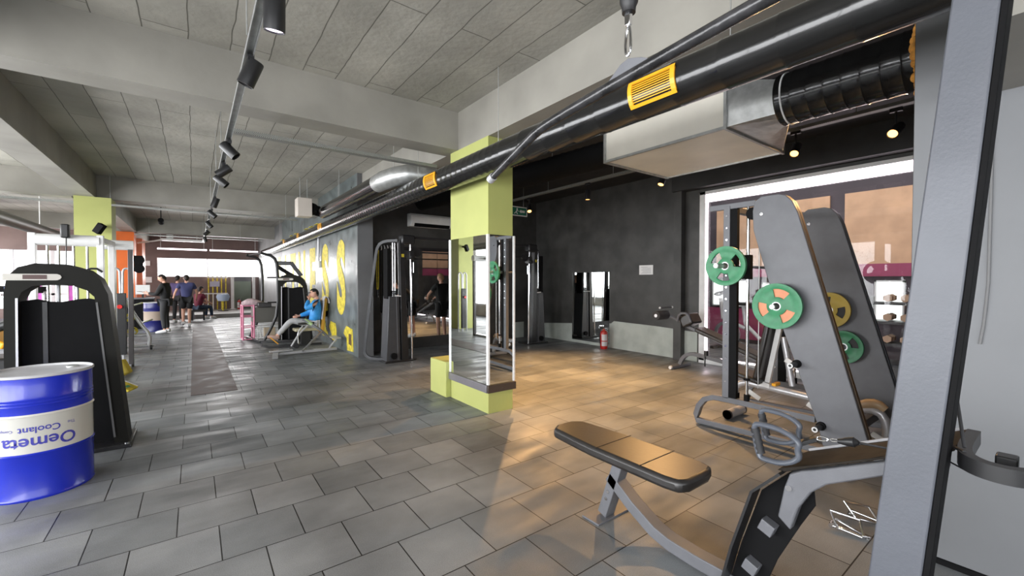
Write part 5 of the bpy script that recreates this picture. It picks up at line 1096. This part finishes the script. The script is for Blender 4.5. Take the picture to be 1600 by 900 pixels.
t = thing('wall_fan', 'dark pivoting fan fixed to the rust coloured column', 'fan', (-1.5, 19.3, 2.2)); part('head', M_blackm, t, lambda b: (b.cyl((-1.5, 19.38, 2.25), (-1.5, 19.3, 2.25), .15, seg=20), b.cyl((-1.5, 19.38, 1.95), (-1.5, 19.3, 1.95), .15, seg=20))); part('mount', M_blackm, t, lambda b: b.box(-1.64, -1.4, 19.38, 19.42, 1.85, 2.4))
# dumbbells on a low rack by the far step
t = thing('dumbbell_rack', 'low grey dumbbell rack behind the walking person', 'dumbbell rack', (-.4, 21.0, 0)); part('shelf', M_grey, t, lambda b: b.box(-.95, .0, 20.95, 21.2, .55, .6)); part('end_frame', M_grey, t, lambda b: b.box(-.95, -.9, 20.95, 21.2, 0, .55)); part('end_frame', M_grey, t, lambda b: b.box(-.05, 0, 20.95, 21.2, 0, .55))
d0 = thing('dumbbell', 'small chrome dumbbell on the low rack, first from the rust column', 'dumbbell', (-.8, 21.07, .65), 'dumbbells on the far rack', local=True)
part('grip', M_chrome, d0, lambda b: b.cyl((0, -.1, 0), (0, .1, 0), .015, seg=8)); part('head', M_chrome, d0, lambda b: b.cyl((0, -.14, 0), (0, -.07, 0), .05, seg=12)); part('head', M_chrome, d0, lambda b: b.cyl((0, .07, 0), (0, .14, 0), .05, seg=12))
for k, w_ in enumerate(('second', 'third', 'fourth', 'fifth')): dup(d0, (-.8 + .17 * (k + 1), 21.07, .65), 0, 'small chrome dumbbell on the low rack, %s from the rust column' % w_)
# runner mat down the corridor
b = MB(); b.box(-.05, .48, 7.1, 17.5, .0, .006)
rm = mat('brown_rubber_runner', (.075, .058, .055), .56, nscale=3.5, namt=.4, rvar=.12, spec=.35)
tag(b.build('runner_mat', rm), 'long brownish rubber runner laid along the middle of the corridor floor', 'mat')

# ---------------- next room seen through the glass partition
t = thing('boxing_dummy', 'grey torso punching dummy on a stand in the room beyond the glass', 'boxing dummy', (9.7, 1.25, 0))
part('torso', mat('dummy_grey', (.08, .08, .08), .6), t, lambda b: b.tube([(9.7, 1.25, 2.0), (9.7, 1.25, 2.2), (9.7, 1.25, 2.45), (9.7, 1.25, 2.58), (9.7, 1.25, 2.66), (9.7, 1.25, 2.8), (9.7, 1.25, 2.92)], [.15, .14, .19, .17, .07, .11, .06], 16, 1)); part('stand', M_black, t, lambda b: b.cyl((9.7, 1.25, 0.1), (9.7, 1.25, 2.0), .06, seg=12)); part('base', M_black, t, lambda b: b.cyl((9.7, 1.25, 0), (9.7, 1.25, .12), .25, seg=20))
t = thing('next_room_rack', 'black dumbbell rack in the room beyond the glass partition', 'rack', (10.2, 1.4, 0))
for z in (.35, .75, 1.1): part('shelf', M_black, t, lambda b: b.box(10.1, 10.5, .7, 2.3, z, z + .05))
for y in (.7, 2.25): part('post', M_black, t, lambda b: b.box(10.1, 10.2, y, y + .06, 0, 1.25))
d1 = thing('dumbbell', 'tan hex dumbbell, first along the lowest shelf beyond the glass', 'dumbbell', (10.3, .85, .475), 'tan dumbbells beyond the glass', local=True)
M_tand = mat('tan_rubber', (.5, .33, .22), .6)
part('grip', M_chrome, d1, lambda b: b.cyl((-.12, 0, 0), (.12, 0, 0), .02, seg=8)); part('head', M_tand, d1, lambda b: b.cyl((-.18, 0, 0), (-.08, 0, 0), .07, seg=6)); part('head', M_tand, d1, lambda b: b.cyl((.08, 0, 0), (.18, 0, 0), .07, seg=6))
sh = {.475: 'lowest', .875: 'middle', 1.225: 'top'}
for z in (.475, .875, 1.225):
    for k in range(6):
        if z == .475 and k == 0: continue
        dup(d1, (10.3, .85 + .24 * k, z), 0, 'tan hex dumbbell, %s along the %s shelf beyond the glass' % (('first', 'second', 'third', 'fourth', 'fifth', 'sixth')[k], sh[z]))
t = thing('exercise_bike', 'pale exercise bike silhouetted in the room beyond the glass', 'exercise bike', (9.6, 4.4, 0))
part('frame', M_white, t, lambda b: (b.tube([(9.6, 4.0, .3), (9.6, 4.3, .6), (9.6, 4.35, 1.0)], .04, 8), b.tube([(9.6, 4.3, .5), (9.6, 4.8, .7), (9.6, 4.85, 1.15)], .04, 8)) and None); part('saddle', M_black, t, lambda b: b.box(9.5, 9.7, 4.2, 4.5, 1.0, 1.08), .03)
part('handlebar', M_black, t, lambda b: b.tube([(9.4, 4.7, 1.3), (9.4, 4.9, 1.25), (9.6, 4.9, 1.2), (9.8, 4.9, 1.25), (9.8, 4.7, 1.3)], .025, 8, 1)); part('flywheel', M_steel, t, lambda b: b.lathe([(.22, -.03), (.28, -.03), (.28, .03), (.22, .03)], (9.6, 4.7, .35), 'X', 24, closed=True)); part('base', M_black, t, lambda b: (b.box(9.4, 9.8, 4.0, 4.08, 0, .06), b.box(9.4, 9.8, 4.9, 4.98, 0, .06), b.box(9.57, 9.63, 4.0, 4.98, .02, .06), b.box(9.57, 9.63, 4.66, 4.74, .06, .3)))
